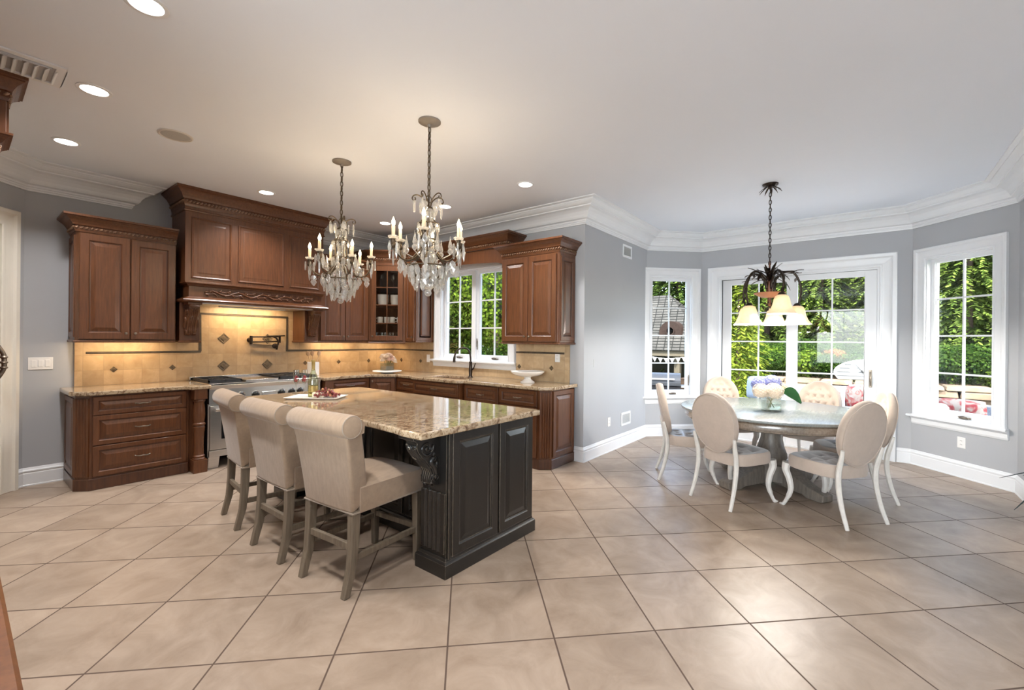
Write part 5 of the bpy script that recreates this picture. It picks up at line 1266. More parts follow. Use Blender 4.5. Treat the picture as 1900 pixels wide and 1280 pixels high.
# ------------------------------------------------------------------ bronze leaf chandelier over the table
def leaf_chandelier(x, y):
    t = thing('leaf_chandelier', 'bronze chandelier of leaf sprays with lit alabaster bell shades over the round table', 'chandelier')
    rr = random.Random(21)
    mb = MB(); mb.lathe([(0,CEIL),(.075,CEIL),(.070,CEIL-.012),(.03,CEIL-.026),(.012,CEIL-.05),(0,CEIL-.05)][::-1], 24)
    def leaf(P0, d, L, droop, w_=.016):
        d = Vector(d).normalized(); P = [Vector(P0)+d*(L*i/5)+Vector((0,0,-droop*(i/5)**2)) for i in range(6)]
        sd = d.cross(Vector((0,0,1))); sd = sd.normalized() if sd.length > .1 else Vector((1,0,0)); v = []
        for i, p in enumerate(P): k = w_*sin(pi*min(.97,(i+.4)/5.6)); v += [p+sd*k+Vector((0,0,.003)), p-Vector((0,0,.003)), p-sd*k+Vector((0,0,.003))]
        mb.add(v, [(i*3+j, i*3+j+1, i*3+j+4, i*3+j+3) for i in range(5) for j in range(2)], True)
    for k in range(10): a = k*.63; leaf((.02*cos(a),.02*sin(a),CEIL-.02), (cos(a),sin(a),-.35), rr.uniform(.07,.11), .03, .010)
    mb.build('ceiling_canopy', M_bronze, t, fix=False)
    chain(0, 0, 2.22, CEIL-.04, M_bronze, t, link=.05)
    mb = MB(); mb.lathe([(0,1.80),(.012,1.80),(.022,1.83),(.018,1.88),(.028,1.93),(.036,1.99),(.026,2.05),(.012,2.10),(.008,2.24),(0,2.25)], 16); mb.tube([(0,0,2.22),(0,0,2.28)], .006, 6)
    mb.build('stem', plain('rust_bronze', (.16,.07,.04), .45, metal=.5, var=.4, scale=30), t)
    mb = MB()
    for k in range(40):
        a = rr.uniform(0,2*pi); el = rr.uniform(.15,1.3); leaf((.02*cos(a),.02*sin(a),2.05+rr.uniform(0,.08)), (cos(a)*cos(el),sin(a)*cos(el),sin(el)), rr.uniform(.12,.27), rr.uniform(.02,.12), .014)
    mb.build('leaf_spray', M_bronze, t, fix=False)
    mb = MB(); mb.lathe([(.0,1.885),(.08,1.895),(.142,1.930),(.146,1.938),(.136,1.936),(.075,1.905),(0,1.896)], 28); mb.build('centre_bowl', plain('terracotta_bowl', (.36,.17,.09), .5, var=.2), t)
    mb = MB()
    for k in range(20): a = rr.uniform(0,2*pi); r_ = rr.uniform(.005,.06); mb.ball((r_*cos(a),r_*sin(a),1.80+rr.uniform(-.04,.07)), .011, 6, 4)
    mb.build('berry_cluster', M_bronze, t, fix=False)
    sh_mat, n_, l_, o_ = nodes('alabaster_shade')
    b_ = n_.new('ShaderNodeBsdfPrincipled'); tr = n_.new('ShaderNodeBsdfTranslucent'); mx = n_.new('ShaderNodeMixShader'); nz = n_.new('ShaderNodeTexNoise'); nz.inputs['Scale'].default_value = 9; nz.inputs['Detail'].default_value = 4
    rp = n_.new('ShaderNodeValToRGB'); rp.color_ramp.elements[0].color = (.95,.78,.58,1); rp.color_ramp.elements[1].color = (.98,.90,.78,1); l_.new(nz.outputs[0], rp.inputs[0]); l_.new(rp.outputs[0], b_.inputs['Base Color']); l_.new(rp.outputs[0], tr.inputs[0]); b_.inputs['Roughness'].default_value = .3
    mx.inputs[0].default_value = .38; l_.new(b_.outputs[0], mx.inputs[1]); l_.new(tr.outputs[0], mx.inputs[2]); l_.new(mx.outputs[0], o_.inputs[0])
    for k in range(5):
        a = radians(214)+k*2*pi/5; c, s = cos(a), sin(a); R_ = .245; dz_ = .02 if k == 0 else -.075
        P = catmull([(.03*c,.03*s,1.98),(.06*c,.06*s,2.08),(.14*c,.14*s,2.145),(.225*c,.225*s,2.12),(.278*c,.278*s,2.02+dz_*.5),(.268*c,.268*s,1.93+dz_),(R_*c,R_*s,1.885+dz_)], 6); mb = MB(); mb.tube(P, [.013-.004*i/len(P) for i in range(len(P))], 7)
        for i in (10, 16, 20, 24, 28): leaf(P[i], (c*rr.uniform(.3,1)+rr.uniform(-.5,.5), s*rr.uniform(.3,1)+rr.uniform(-.5,.5), rr.uniform(-.9,.3)), rr.uniform(.06,.12), .03, .017)
        mb.lathe([(0,1.905),(.022,1.90),(.034,1.882),(.034,1.87),(0,1.868)][::-1], 14, Matrix.Translation((R_*c,R_*s,dz_)))
        arm = mb.build('arm', M_bronze, t, fix=False)
        mb = MB(); mb.lathe([(.034,1.875),(.056,1.862),(.069,1.83),(.079,1.78),(.098,1.732),(.122,1.700),(.130,1.690),(.120,1.699),(.094,1.732),(.075,1.78),(.065,1.83),(.052,1.858),(.032,1.87)], 32, Matrix.Translation((R_*c,R_*s,dz_)))
        mb.build('bell_shade', sh_mat, arm)
        mb = MB(); mb.ball((R_*c,R_*s,1.77+dz_), (.022,.022,.032), 12, 8); mb.build('bulb', M_bulb, arm)
        lamp('shade_light', 'POINT', (R_*c,R_*s,1.70+dz_), 15.5, (1,.95,.88), size=.02, parent=t)
    t.location = (x, y, 0)
    return t
leaf_chandelier(5.13, .79)
# ------------------------------------------------------------------ things on the island
TZ = .92
ang = atan2(3.435-3.79, 2.042-1.768)      # long side of the tray
TM = frame((1.915, 3.70, TZ), (cos(ang+.0),sin(ang),0), (-sin(ang),cos(ang),0), (0,0,1))
t = thing('serving_tray', 'flat rectangular white serving tray on the island', 'tray', (1.915,3.70,TZ))
mb = MB(); 
def ringr(w_, d_, z): return [(-w_,-d_,z),(w_,-d_,z),(w_,d_,z),(-w_,d_,z)]
v = ringr(.20,.105,0)+ringr(.222,.125,.016)+ringr(.218,.121,.018)+ringr(.196,.100,.008)
mb.add(v, [(3,2,1,0)]+[(k*4+j,k*4+(j+1)%4,k*4+4+(j+1)%4,k*4+4+j) for k in range(3) for j in range(4)]+[(12,13,14,15)], False, TM); mb.build('dish', M_marble, t, bevel=.003)
# bottle
bx, by = 1.905, 3.745
t = thing('wine_bottle', 'clear bottle of white wine with gold neck foil standing on the tray', 'bottle', (bx,by,TZ+.009))
z = TZ+.009; Mb = Matrix.Translation((bx,by,z))
mb = MB(); mb.lathe([(0,.002),(.036,0),(.041,.005),(.042,.02),(.042,.125),(.039,.155),(.030,.185),(.019,.212),(.0145,.235),(.0135,.30),(.0155,.303),(.0155,.312),(.012,.314),(0,.314)], 28, Mb); mb.build('glass_body', M_bottle, t)
mb = MB(); mb.lathe([(0,.004),(.038,.004),(.039,.02),(.039,.10),(0,.10)], 24, Mb); mb.build('wine', M_amber, t)
mb = MB(); mb.lathe([(.0146,.225),(.0150,.30),(.0168,.303),(.0168,.315),(0,.317)], 20, Mb); mb.build('neck_foil', M_gold, t)
mb = MB(); mb.lathe([(.0424,.045),(.0424,.095)], 20, Mb, a0=radians(190), a1=radians(300)); mb.build('paper_label', M_gold, t)
t = thing('cheese_block', 'pale block of cheese lying at the foot of the wine bottle', 'cheese', (1.90,3.66,TZ+.009))
mb = MB(); mb.box(-.055,.05,-.028,.028,0,.045, frame((1.925,3.668,TZ+.009),(cos(ang),sin(ang),0),(-sin(ang),cos(ang),0),(0,0,1))); mb.build('wedge', plain('pale_cheese', (.80,.72,.55), .5, var=.03), t, bevel=.008, seg=3)
# grapes
rr = random.Random(11)
t = thing('grape_bunch', 'bunch of red grapes heaped on the tray', 'grapes', (2.01,3.60,TZ+.01))
pts = []
for k in range(900):
    a, b = rr.uniform(-.09,.09), rr.uniform(-.05,.05); hmax = .062*max(0,1-(a/.10)**2)*max(0,1-(b/.055)**2)+.004
    p = TM @ Vector((.085+a, -.01+b, .022+rr.uniform(0,1)*hmax))
    if all((p-q_).length > .0185 for q_ in pts): pts.append(p)
    if len(pts) >= 62: break
for i, p in enumerate(pts):
    mb = MB(); mb.ball(p, (.0112,.0112,.0125), 10, 7); mb.build('grape', M_grape2 if i % 7 == 3 else M_grape, t)
mb = MB(); mb.tube([TM @ Vector(p) for p in catmull([(.17,-.01,.03),(.12,-.005,.06),(.05,-.01,.07),(0,-.01,.045)],5)], .0025, 6); mb.build('stalk', M_stem, t)
# champagne flutes with raspberries
def flute(x, y, label):
    t = thing('champagne_flute', label, 'glass', (x,y,TZ), group='champagne flutes on the island')
    Mf = Matrix.Translation((x,y,TZ)); mb = MB()
    mb.lathe([(0,.001),(.032,.001),(.030,.004),(.006,.009),(.0035,.03),(.0038,.075),(.010,.088),(.022,.112),(.0275,.15),(.027,.19),(.024,.218),(.0232,.218),(.0258,.19),(.0262,.15),(.021,.114),(.008,.092),(0,.090)], 24, Mf); mb.build('bowl_and_stem', M_thin, t)
    for k in range(8):
        a = k*2.4; mb = MB(); r_ = .011*(k % 3 != 0); mb.ball((x+r_*cos(a), y+r_*sin(a), TZ+.112+.008*k*.8), .0095, 8, 6); mb.build('raspberry', M_raspberry, t)
flute(1.955, 4.155, 'champagne flute with raspberries, the one farther from the wine bottle'); flute(2.015, 4.125, 'champagne flute with raspberries, the one next to the wine bottle')

# ------------------------------------------------------------------ things on the worktop
t = thing('utensil_crock', 'square white crock beside the range', 'crock', (3.04,5.98,.92))
mb = MB(); 
v = []
for w_, z in ((.052,.92),(.056,.925),(.056,1.105),(.050,1.108),(.048,1.10),(.046,.95)): v += [(3.04-w_,5.98-w_,z),(3.04+w_,5.98-w_,z),(3.04+w_,5.98+w_,z),(3.04-w_,5.98+w_,z)]
mb.add(v, [(3,2,1,0)]+[(k*4+j,k*4+(j+1)%4,k*4+4+(j+1)%4,k*4+4+j) for k in range(5) for j in range(4)]+[(20,21,22,23)]); mb.build('pot', M_china, t, bevel=.004)
for i, (dx, dy, lab) in enumerate(((-.05,.0,'wooden spoon leaning towards the range in the white crock'),(.0,.02,'upright wooden spoon in the middle of the white crock'),(.055,-.005,'slotted wooden spoon leaning away from the range in the white crock'))):
    b0 = Vector((3.04+dx*.3,5.98+dy*.3,.955)); b1 = Vector((3.04+dx*1.35,5.98+dy,1.195)); d = (b1-b0).normalized()
    t = thing('wooden_spoon', lab, 'spoon', b0, group='wooden spoons in the crock')
    mb = MB(); mb.tube([b0, b0.lerp(b1,.5), b1], [.006,.0055,.006], 8); mb.build('handle', M_spoon, t)
    sd = Vector((.84,-.54,0)); nn = d.cross(sd).normalized(); sd = nn.cross(d)
    mb = MB(); mb.ball((0,0,0), (.026,.036,.007), 14, 8, M=frame(b1+d*.028, sd, d, nn)); mb.build('spoon_bowl', M_spoon, t)

sx, sy = 4.02, 5.69
t = thing('cake_stand', 'round white marble board on the corner of the worktop', 'stand', (sx,sy,.92))
mb = MB(); mb.lathe([(0,.92),(.09,.92),(.085,.926),(.06,.934),(.20,.940),(.212,.944),(.212,.956),(.205,.959),(0,.959)], 40, Matrix.Translation((sx,sy,0))); mb.build('plate', M_marble, t)
t = thing('rose_vase', 'low square glass vase standing on the white round board', 'vase', (sx-.01,sy,.959))
vw = .072
mb = MB(); v = []
for w_, z in ((vw,.959),(vw,1.065),(vw-.005,1.065),(vw-.005,.967)): v += [(sx-w_,sy-w_,z),(sx+w_,sy-w_,z),(sx+w_,sy+w_,z),(sx-w_,sy+w_,z)]
mb.add(v, [(3,2,1,0)]+[(k*4+j,k*4+(j+1)%4,k*4+4+(j+1)%4,k*4+4+j) for k in range(3) for j in range(4)]+[(12,13,14,15)]); mb.build('glass_box', M_vase, t)
MB().box(sx-.064,sx+.064,sy-.064,sy+.064,.969,1.02).build('pebbles', M_pottery, t)
def rose(x, y, z, r, mat, tilt, rr, label, group, name='rose', stem_to=None):
    t = thing(name, label, 'flower', (x,y,z), group=group)
    ax = Vector(tilt).normalized(); e1 = ax.orthogonal().normalized(); e2 = ax.cross(e1); M = frame((x,y,z), e1, e2, ax)
    mb = MB()
    for ring_, (n_, rad, op, h) in enumerate(((6,r*.98,.95,.0),(6,r*.78,.6,.16),(5,r*.55,.3,.30),(4,r*.32,.12,.40))):
        for k in range(n_):
            a = 2*pi*k/n_+ring_*.55; v = []
            for i in range(6):
                for j in range(5):
                    u = i/5; w_ = (j/4-.5)*1.9; aa = a+w_*(.62 if ring_ < 2 else .8)
                    rad_ = rad*(.25+.75*sin(u*pi*.55))*(1+.18*op*u*u)*(1-.08*w_*w_)
                    zz = r*(-.55+u*(1.05-op*.35)+h*.6-.10*abs(w_)*u)
                    v.append((rad_*cos(aa), rad_*sin(aa), zz))
            mb.add(v, [(i*5+j,i*5+j+1,i*5+j+6,i*5+j+5) for i in range(5) for j in range(4)], True, M)
    mb.ball((0,0,r*.05), (r*.26,r*.26,r*.38), 8, 6, M=M)
    mb.build('petals', mat, t, fix=False)
    if stem_to is not None:
        mb = MB(); mb.tube([Vector((x,y,z))-ax*r*.4, stem_to], .003, 5); mb.build('stem', M_stem, t)
    return t
RL = 'blush rose in the low square vase on the worktop'
rr = random.Random(4); base = Vector((sx,sy,1.03))
for i, (dx, dy, dz, m) in enumerate(((-.02,-.06,1.135,M_rose),(-.075,-.01,1.125,M_rose2),(.05,-.055,1.13,M_rose),(.095,-.01,1.14,M_rose2),(.0,.01,1.185,M_rose),(-.055,.045,1.175,M_rose2),(.06,.04,1.185,M_rose2),(-.045,-.045,1.175,M_rose2),(.03,-.035,1.18,M_rose),(.115,.05,1.13,M_rose),(.085,-.065,1.105,M_rose2))):
    rose(sx+dx, sy+dy, dz, .047, m, (dx*5, dy*5, .55), rr, RL, 'roses in the low vase', stem_to=base+Vector((dx*.3,dy*.3,0)))

t = thing('footed_bowl', 'wide white footed bowl on the worktop next to the pillar', 'bowl', (4.285,3.245,.92))
mb = MB(); mb.lathe([(0,.92),(.085,.92),(.088,.928),(.060,.945),(.040,.965),(.040,.985),(.10,.995),(.165,1.015),(.20,1.042),(.207,1.056),(.203,1.058),(.19,1.045),(.15,1.025),(.08,1.006),(0,1.0)], 48, Matrix.Translation((4.285,3.245,0))); mb.build('bowl_and_foot', M_china, t)

# crockery behind the glass door
def mug(x, y, z, label, r=.042, h=.092, a=2.2):
    t = thing('mug', label, 'mug', (x,y,z), group='mugs behind the glass door')
    mb = MB(); mb.lathe([(0,0),(r*.9,0),(r,.008),(r,h),(r-.004,h),(r-.005,.01),(0,.008)], 22, Matrix.Translation((x,y,z))); mb.build('cup', M_china, t)
    mb = MB(); c, s = cos(a), sin(a); mb.tube(catmull([(x+r*c*.96,y+r*s*.96,z+h*.8),(x+(r+.028)*c,y+(r+.028)*s,z+h*.72),(x+(r+.03)*c,y+(r+.03)*s,z+h*.4),(x+r*c*.96,y+r*s*.96,z+h*.2)],5), .006, 7); mb.build('handle', M_china, t)
gc = lambda s, back: (G0[0]+gd.x*s+.775*back, G0[1]+gd.y*s+.632*back)
for s_, bk_, lab, a in ((.14,.10,'white mug on the middle glass-cabinet shelf, handle towards the hood',2.3),(.235,.12,'white mug behind another on the middle shelf of the glass cabinet',.5),(.325,.10,'white mug on the middle glass-cabinet shelf, centred in its pane',-.9),(.435,.10,'white mug on the middle glass-cabinet shelf, nearest the window',-.9)):
    x, y = gc(s_, bk_); mug(x, y, 1.675, lab, a=a)
for s_, bk_, r_, h_, lab in ((.17,.14,.085,.16,'large white bowl stack on the third shelf of the glass cabinet'),(.36,.14,.075,.155,'white canister on the third shelf of the glass cabinet')):
    x, y = gc(s_, bk_); t = thing('crockery_bowl', lab, 'bowl', (x,y,1.95)); mb = MB(); mb.lathe([(0,0),(r_*.8,0),(r_*.96,h_*.3),(r_,h_),(r_-.006,h_),(r_*.9,h_*.3),(0,.01)], 28, Matrix.Translation((x,y,1.95))); mb.build('bowl_wall', M_china, t)
for i in range(7):
    s_ = .10+.062*i; x, y = gc(s_, .08+.05*(i % 2)); t = thing('tumbler', 'clear tumbler in the row on the bottom shelf of the glass cabinet', 'glass', (x,y,1.40), group='tumblers on the bottom shelf')
    mb = MB(); mb.lathe([(0,.004),(.026,0),(.030,.006),(.033,.13),(.031,.13),(.028,.012),(0,.012)], 18, Matrix.Translation((x,y,1.40))); mb.build('wall', M_thin, t)
for i, (s_, lab) in enumerate(((.15,'stemmed glass on the top shelf of the glass cabinet, nearer the hood'),(.33,'stemmed glass on the top shelf of the glass cabinet, nearer the window'))):
    x, y = gc(s_, .12); t = thing('wine_glass', lab, 'glass', (x,y,2.215)); mb = MB(); mb.lathe([(.034,0),(.03,.004),(.005,.01),(.004,.08),(.02,.10),(.038,.14),(.033,.20),(.031,.20),(.035,.14),(0,.10)], 18, Matrix.Translation((x,y,2.215))); mb.build('goblet', M_thin, t)

# ------------------------------------------------------------------ plates, outlets, grilles
def plate(w, s, z, kind, label, name, cat, wd=.072, ht=.117):
    t = thing(name, label, cat, w.at(s, z, 0)); M = w.M() @ Matrix.Translation((s, z, 0))
    mb = MB(); mb.box(-wd/2,wd/2,-ht/2,ht/2,0,.006,M); p = mb.build('cover_plate', M_plastic, t, bevel=.0025)
    if kind == 'outlet':
        for dz in (-.02,.02):
            mb = MB(); mb.box(-.017,.017,dz-.014,dz+.014,.006,.0085,M); r = mb.build('receptacle', M_plastic, t, bevel=.003)
            mb = MB(); mb.box(-.009,-.006,dz-.004,dz+.006,.0085,.0089,M); mb.box(.006,.009,dz-.004,dz+.005,.0085,.0089,M); mb.build('slots', M_black_plastic, r)
    elif kind:
        for k in range(kind):
            x = (k-(kind-1)/2)*.046; mb = MB(); mb.taper(x-.017,x+.017,-.034,.034,.006,x-.016,x+.016,-.033,.033,.010,M); mb.build('rocker', M_plastic, t, bevel=.002)
    return t
plate(w_range, .528-.42+.005, 1.162, 3, 'three-gang white light switch on the grey wall beside the drawer cabinet', 'light_switch', 'switch', wd=.165)
wt = Wall((4.555,6.30),(4.555,2.63))
plate(wt, 6.30-5.385, 1.135, 1, 'single white switch on the tiles beside the kitchen window', 'light_switch', 'switch')
plate(wt, 6.30-2.99, 1.225, 'outlet', 'white outlet on the tiles below the wall cabinet by the pillar', 'wall_outlet', 'outlet')
plate(w_alc, .655, .385, 'outlet', 'white outlet low on the grey wall between pillar and return grille', 'wall_outlet', 'outlet')
plate(w_cd, .545, .375, 'outlet', 'white outlet under the bay window with the deep sill', 'wall_outlet', 'outlet', wd=.08)
t = thing('door_edge_strike', 'narrow dark slot plate at switch height on the grey wall', 'wall plate', w_alc.at(.238,1.16,0))
MB().box(.232,.244,1.11,1.205,0,.004,w_alc.M()).build('slot', M_grille, t, bevel=.001)
def grille(w, s0, s1, z0, z1, label):
    t = thing('wall_grille', label, 'grille', w.at((s0+s1)/2,(z0+z1)/2,0)); M = w.M()
    mb = MB(); b = .03
    for a,c,d,e in ((s0,s1,z0,z0+b),(s0,s1,z1-b,z1),(s0,s0+b,z0+b,z1-b),(s1-b,s1,z0+b,z1-b)): mb.box(a,c,d,e,0,.010,M)
    mb.build('frame', M_trim, t, bevel=.003); MB().box(s0+.02,s1-.02,z0+.02,z1-.02,.0005,.002,M).build('recess', M_grille, t)
    mb = MB(); n = int((z1-z0-2*b)/.014)
    for k in range(n): z = z0+b+.014*k; mb.taper(s0+b,s1-b,z,z+.003,.002,s0+b,s1-b,z-.006,z-.003,.008,M)
    mb.build('louvres', plain('grille_grey', (.42,.42,.41), .5, var=0), t)
grille(w_alc, 1.01, 1.30, 2.58, 2.755, 'white-framed grille high on the grey wall under the crown moulding')
grille(w_alc, 1.01, 1.305, .275, .455, 'white-framed return grille low on the grey wall above the baseboard')

# ------------------------------------------------------------------ vase on the table
fx, fy, fz = 4.955, .742, .760
t = thing('table_vase', 'clear square glass vase of hydrangeas on the round table', 'vase', (fx,fy,fz))
rz = radians(30); VM = Matrix.Translation((fx,fy,fz)) @ Matrix.Rotation(rz,4,'Z')
mb = MB(); v = []; vw = .068
for w_, z in ((vw,0),(vw,.15),(vw-.005,.15),(vw-.005,.014)): v += [(-w_,-w_,z),(w_,-w_,z),(w_,w_,z),(-w_,w_,z)]
mb.add(v, [(3,2,1,0)]+[(k*4+j,k*4+(j+1)%4,k*4+4+(j+1)%4,k*4+4+j) for k in range(3) for j in range(4)]+[(12,13,14,15)], False, VM); mb.build('glass_box', M_vase, t)
MB().box(-.062,.062,-.062,.062,.015,.07,VM).build('water', M_thin, t)
def hydrangea(dx, dy, dz, r, mat, label):
    """cluster of four-petalled florets over a ball; dx is across the view, dy away from it"""
    px = _R.x*dx+_F.x*dy; py = _R.y*dx+_F.y*dy; c = Vector((fx+px, fy+py, fz+dz))
    t = thing('hydrangea', label, 'flower', c); mb = MB(); rr = random.Random(int(dx*999)+5); n = 90
    for i in range(n):
        z = 1-1.75*(i+.5)/n; a = i*2.39996; q_ = sqrt(max(0,1-z*z)); nrm = Vector((q_*cos(a), q_*sin(a), z)); p = c+nrm*r*rr.uniform(.90,1.03)
        e1 = nrm.orthogonal().normalized(); e2 = nrm.cross(e1); s_ = r*.19
        for k in range(4):
            aa = k*pi/2+i; d = e1*cos(aa)+e2*sin(aa); u = nrm.cross(d)
            mb.add([p, p+d*s_*.6+u*s_*.45+nrm*.004, p+d*s_*1.15+nrm*.001, p+d*s_*.6-u*s_*.45+nrm*.004], [(0,1,2,3)])
    mb.ball(c, r*.86, 12, 8); mb.build('florets', mat, t, fix=False)
    mb = MB(); mb.tube(catmull([c-Vector((0,0,r*.5)), Vector((fx+px*.35,fy+py*.35,fz+.14)), Vector((fx-px*.3,fy-py*.3,fz+.03))],5), .0045, 6); mb.build('stem', M_stem, t)
hydrangea(-.115,-.03,.195,.075,M_rose2,'cream hydrangea at the chair side of the glass vase')
hydrangea(.005,-.05,.195,.082,M_rose2,'cream hydrangea hanging over the front rim of the glass vase')
hydrangea(-.095,.05,.255,.068,M_hyd_blue,'small blue hydrangea behind the cream one on the chair side')
hydrangea(.035,.045,.265,.085,M_hyd_blue,'large blue hydrangea at the top of the glass vase')
hydrangea(.125,.06,.215,.062,plain('greenish_cream', (.66,.62,.42), .6, var=.15),'pale green hydrangea above the broad leaf')
t = thing('broad_leaf', 'broad dark green leaf drooping out of the glass vase', 'leaf', (fx,fy,fz+.14))
o_ = Vector((fx,fy,fz)); rr_ = _R; P = catmull([o_+rr_*.07+Vector((0,0,.19))-_F*.04, o_+rr_*.12+Vector((0,0,.205))-_F*.06, o_+rr_*.19+Vector((0,0,.16))-_F*.07, o_+rr_*.245+Vector((0,0,.085))-_F*.08],5); v = []
for i, p in enumerate(P):
    k = .048*sin(pi*min(.985,(i+.6)/(len(P)))); sd = Vector((.25,-.3,.6)).normalized(); v += [p+sd*k-_F*.012, p, p-sd*k-_F*.012]
mb = MB(); mb.add(v, [(i*3+j,i*3+j+1,i*3+j+4,i*3+j+3) for i in range(len(P)-1) for j in range(2)], True); mb.build('blade', M_leaf, t, solid=0)

# ------------------------------------------------------------------ refrigerator surround and the low cabinet at the frame's edge
t = thing('refrigerator_surround', 'tall cherry built-in refrigerator surround with fluted tower and stepped crown', 'cabinet', (-.2,3.8,0))
MB().box(-.59,.100,3.20,4.20,.10,2.45).build('body', M_cab, t, bevel=.004)
MB().box(-.59,.095,4.20,4.50,.10,2.70).build('tower', M_cab, t, bevel=.004)
MB().box(-.59,.12,3.20,4.50,0,.10).build('plinth', M_cab, t, bevel=.004)
mb = MB(); panel_front(mb, frame((.100,3.22,.13),(0,1,0),(0,0,1),(1,0,0)), .96, 2.25, fr=.09); d = mb.build('door', M_cab, t)
yh = 3.90; hm = MB(); hm.tube(catmull([(.115,yh,1.14),(.150,yh,1.165),(.184,yh,1.23),(.188,yh,1.275),(.184,yh,1.325),(.150,yh,1.39),(.115,yh,1.415)],6), .011, 10)
for zz in (1.245, 1.275, 1.305): hm.ball((.187,yh,zz), (.017,.017,.010), 10, 6)
hm.build('handle', M_pewter, d)
MB().box(-.59,.205,4.235,4.47,2.66,2.93).build('frieze_block', M_cab, t, bevel=.004)
mb = MB(); flutes(mb, frame((.205,4.245,2.68),(0,1,0),(0,0,1),(1,0,0)), .215, .22, n=4, t=.010, marg=.02); mb.build('fluting', M_cab, t)
wood_crown(t, [(-.59,4.235),(.205,4.235),(.205,4.47),(-.59,4.47)], 2.885, M_cab, M_rope, side=1, h=.155, out=.085)
wood_crown(t, [(-.59,4.235),(.170,4.235),(.170,4.47),(-.59,4.47)], 2.575, M_cab, M_rope, side=1, h=.10, out=.06)
t = thing('low_cabinet', 'cherry low cabinet whose wooden top edge cuts the lower corner of the photo', 'cabinet', (-.3,1.2,0))
MB().box(-.59,.030,.35,1.85,0,.865).build('body', M_cab, t, bevel=.004)
mb = MB(); mb.sweep([(-.59,.33),(.040,.33),(.040,1.87),(-.59,1.87)], [(-.04,.862),(0,.862),(.012,.868),(.016,.876),(.024,.880),(.030,.888),(.030,.898),(.024,.903),(-.04,.903)], lambda a,b,h: (a,b,h), side=1); mb.box(-.59,.035,.335,1.865,.865,.9025); mb.build('top', M_cab, t)
for y in (.40, 1.11): mb = MB(); panel_front(mb, frame((.030,y,.10),(0,1,0),(0,0,1),(1,0,0)), .68, .72); mb.build('door', M_cab, t, fix=False)

# plant reaching in from outside the frame
PX, PY = 4.22, -1.30
t = thing('spiky_plant', 'plant with thin dark arching leaves reaching in before the bay baseboard', 'plant', (PX,PY,0))
mb = MB(); mb.lathe([(0,0),(.13,0),(.15,.03),(.18,.30),(.19,.32),(.17,.32),(.16,.28),(0,.28)], 28, Matrix.Translation((PX,PY,0))); mb.build('pot', M_pottery, t)
M_blade = plain('dark_blade', (.012,.028,.03), .4)
rr = random.Random(2); BL = []
for k in range(10):
    a = 2*pi*k/10+.3; L = rr.uniform(.16,.24); c, s = cos(a), sin(a); hh = rr.uniform(.2,.4)
    if s > .3: continue
    BL.append([(PX+.03*c,PY+.03*s,.27),(PX+L*.5*c,PY+L*.5*s,.35+hh),(PX+L*c,PY+L*s,.40+hh),(PX+L*1.5*c,PY+L*1.5*s,.30+hh)])
BL += [[(PX,PY+.03,.27),(PX+.02,PY+.18,.58),(PX+.07,PY+.38,.63),(PX+.13,PY+.585,.53)], [(PX+.01,PY+.03,.27),(PX+.04,PY+.20,.52),(PX+.09,PY+.36,.60),(PX+.17,PY+.47,.56)], [(PX-.01,PY+.03,.27),(PX,PY+.22,.46),(PX+.02,PY+.42,.49),(PX+.05,PY+.53,.35)]]
for P in BL:
    P = catmull(P, 6); n_ = len(P); mb = MB(); mb.tube(P, [.010*(1-i/(n_-1))**.7+.001 for i in range(n_)], 6, flat=.3); mb.build('blade', M_blade, t)
# ------------------------------------------------------------------ outside
M_patio = grid_tile('patio_pavers', (1,0,0), (0,1,0), 0, 0, .6, .4, .01, (.27,.26,.24), (.36,.345,.32), (.16,.15,.13), rough=.8, spec=.06)
M_lawn = plain('lawn_green', (0.0372,0.0682,0.0217), .9, spec=.06, var=.4, scale=3, bump=.5)
M_soil = plain('mulch', (0.0310,0.0198,0.0124), .95, spec=.06, var=.4, scale=6)
GZ = -.30; YZ = -1.55
mb = MB(); mb.prism([(7.3,-9),(14.2,-9),(14.2,6.2),(12.0,6.2),(12.0,14),(4.9,14),(4.9,6.6),(5.0,3.0),(7.3,2.1)], GZ-.5, GZ)
struct(mb, 'terrace_pavement', M_patio)
mb = MB(); mb.prism([(-30,-60),(90,-60),(90,80),(-30,80)], YZ-.3, YZ); struct(mb, 'ground', M_lawn)

# foliage
def spruce(name, H, R0, seed, mat, levels=44, per=11, dens=26, leaf=(.24,.040), droop=.55, z_low=.03):
    rr = random.Random(seed); mb = MB(); v, f = [], []
    for L in range(levels):
        k = L/(levels-1); z = H*(z_low+(.97-z_low)*k); R = R0*(1-k)**.85+.12; nb = max(4, int(per*(1-.45*k)))
        for b in range(nb):
            a = 2*pi*(b+rr.random()*.8)/nb+L*.7; rl = R*rr.uniform(.72,1.08); c, s = cos(a), sin(a)
            for i in range(dens):
                q_ = (i+.6+rr.random()*.5)/dens; q_ = .12+.88*q_
                r = rl*q_; zz = z+.10*rl-droop*rl*q_*q_+rr.uniform(-.05,.05)
                for side in (-1, 1):
                    aa = a+side*rr.uniform(.35,1.0); d = Vector((cos(aa), sin(aa), rr.uniform(-.75,-.15))).normalized()
                    ln = leaf[0]*rr.uniform(.7,1.25)*(1.0-.35*q_); wd = leaf[1]*rr.uniform(.7,1.2)
                    p = Vector((r*c, r*s, zz)); u = d.cross(Vector((rr.uniform(-.4,.4),rr.uniform(-.4,.4),1))).normalized()*wd
                    n0 = len(v); v += [p-u*.4, p+u*.4, p+d*ln*.6+u, p+d*ln, p+d*ln*.6-u]; f.append((n0,n0+1,n0+2,n0+3,n0+4))
    mb.v, mb.f, mb.sm = [tuple(x) for x in v], f, [False]*len(f)
    return mb
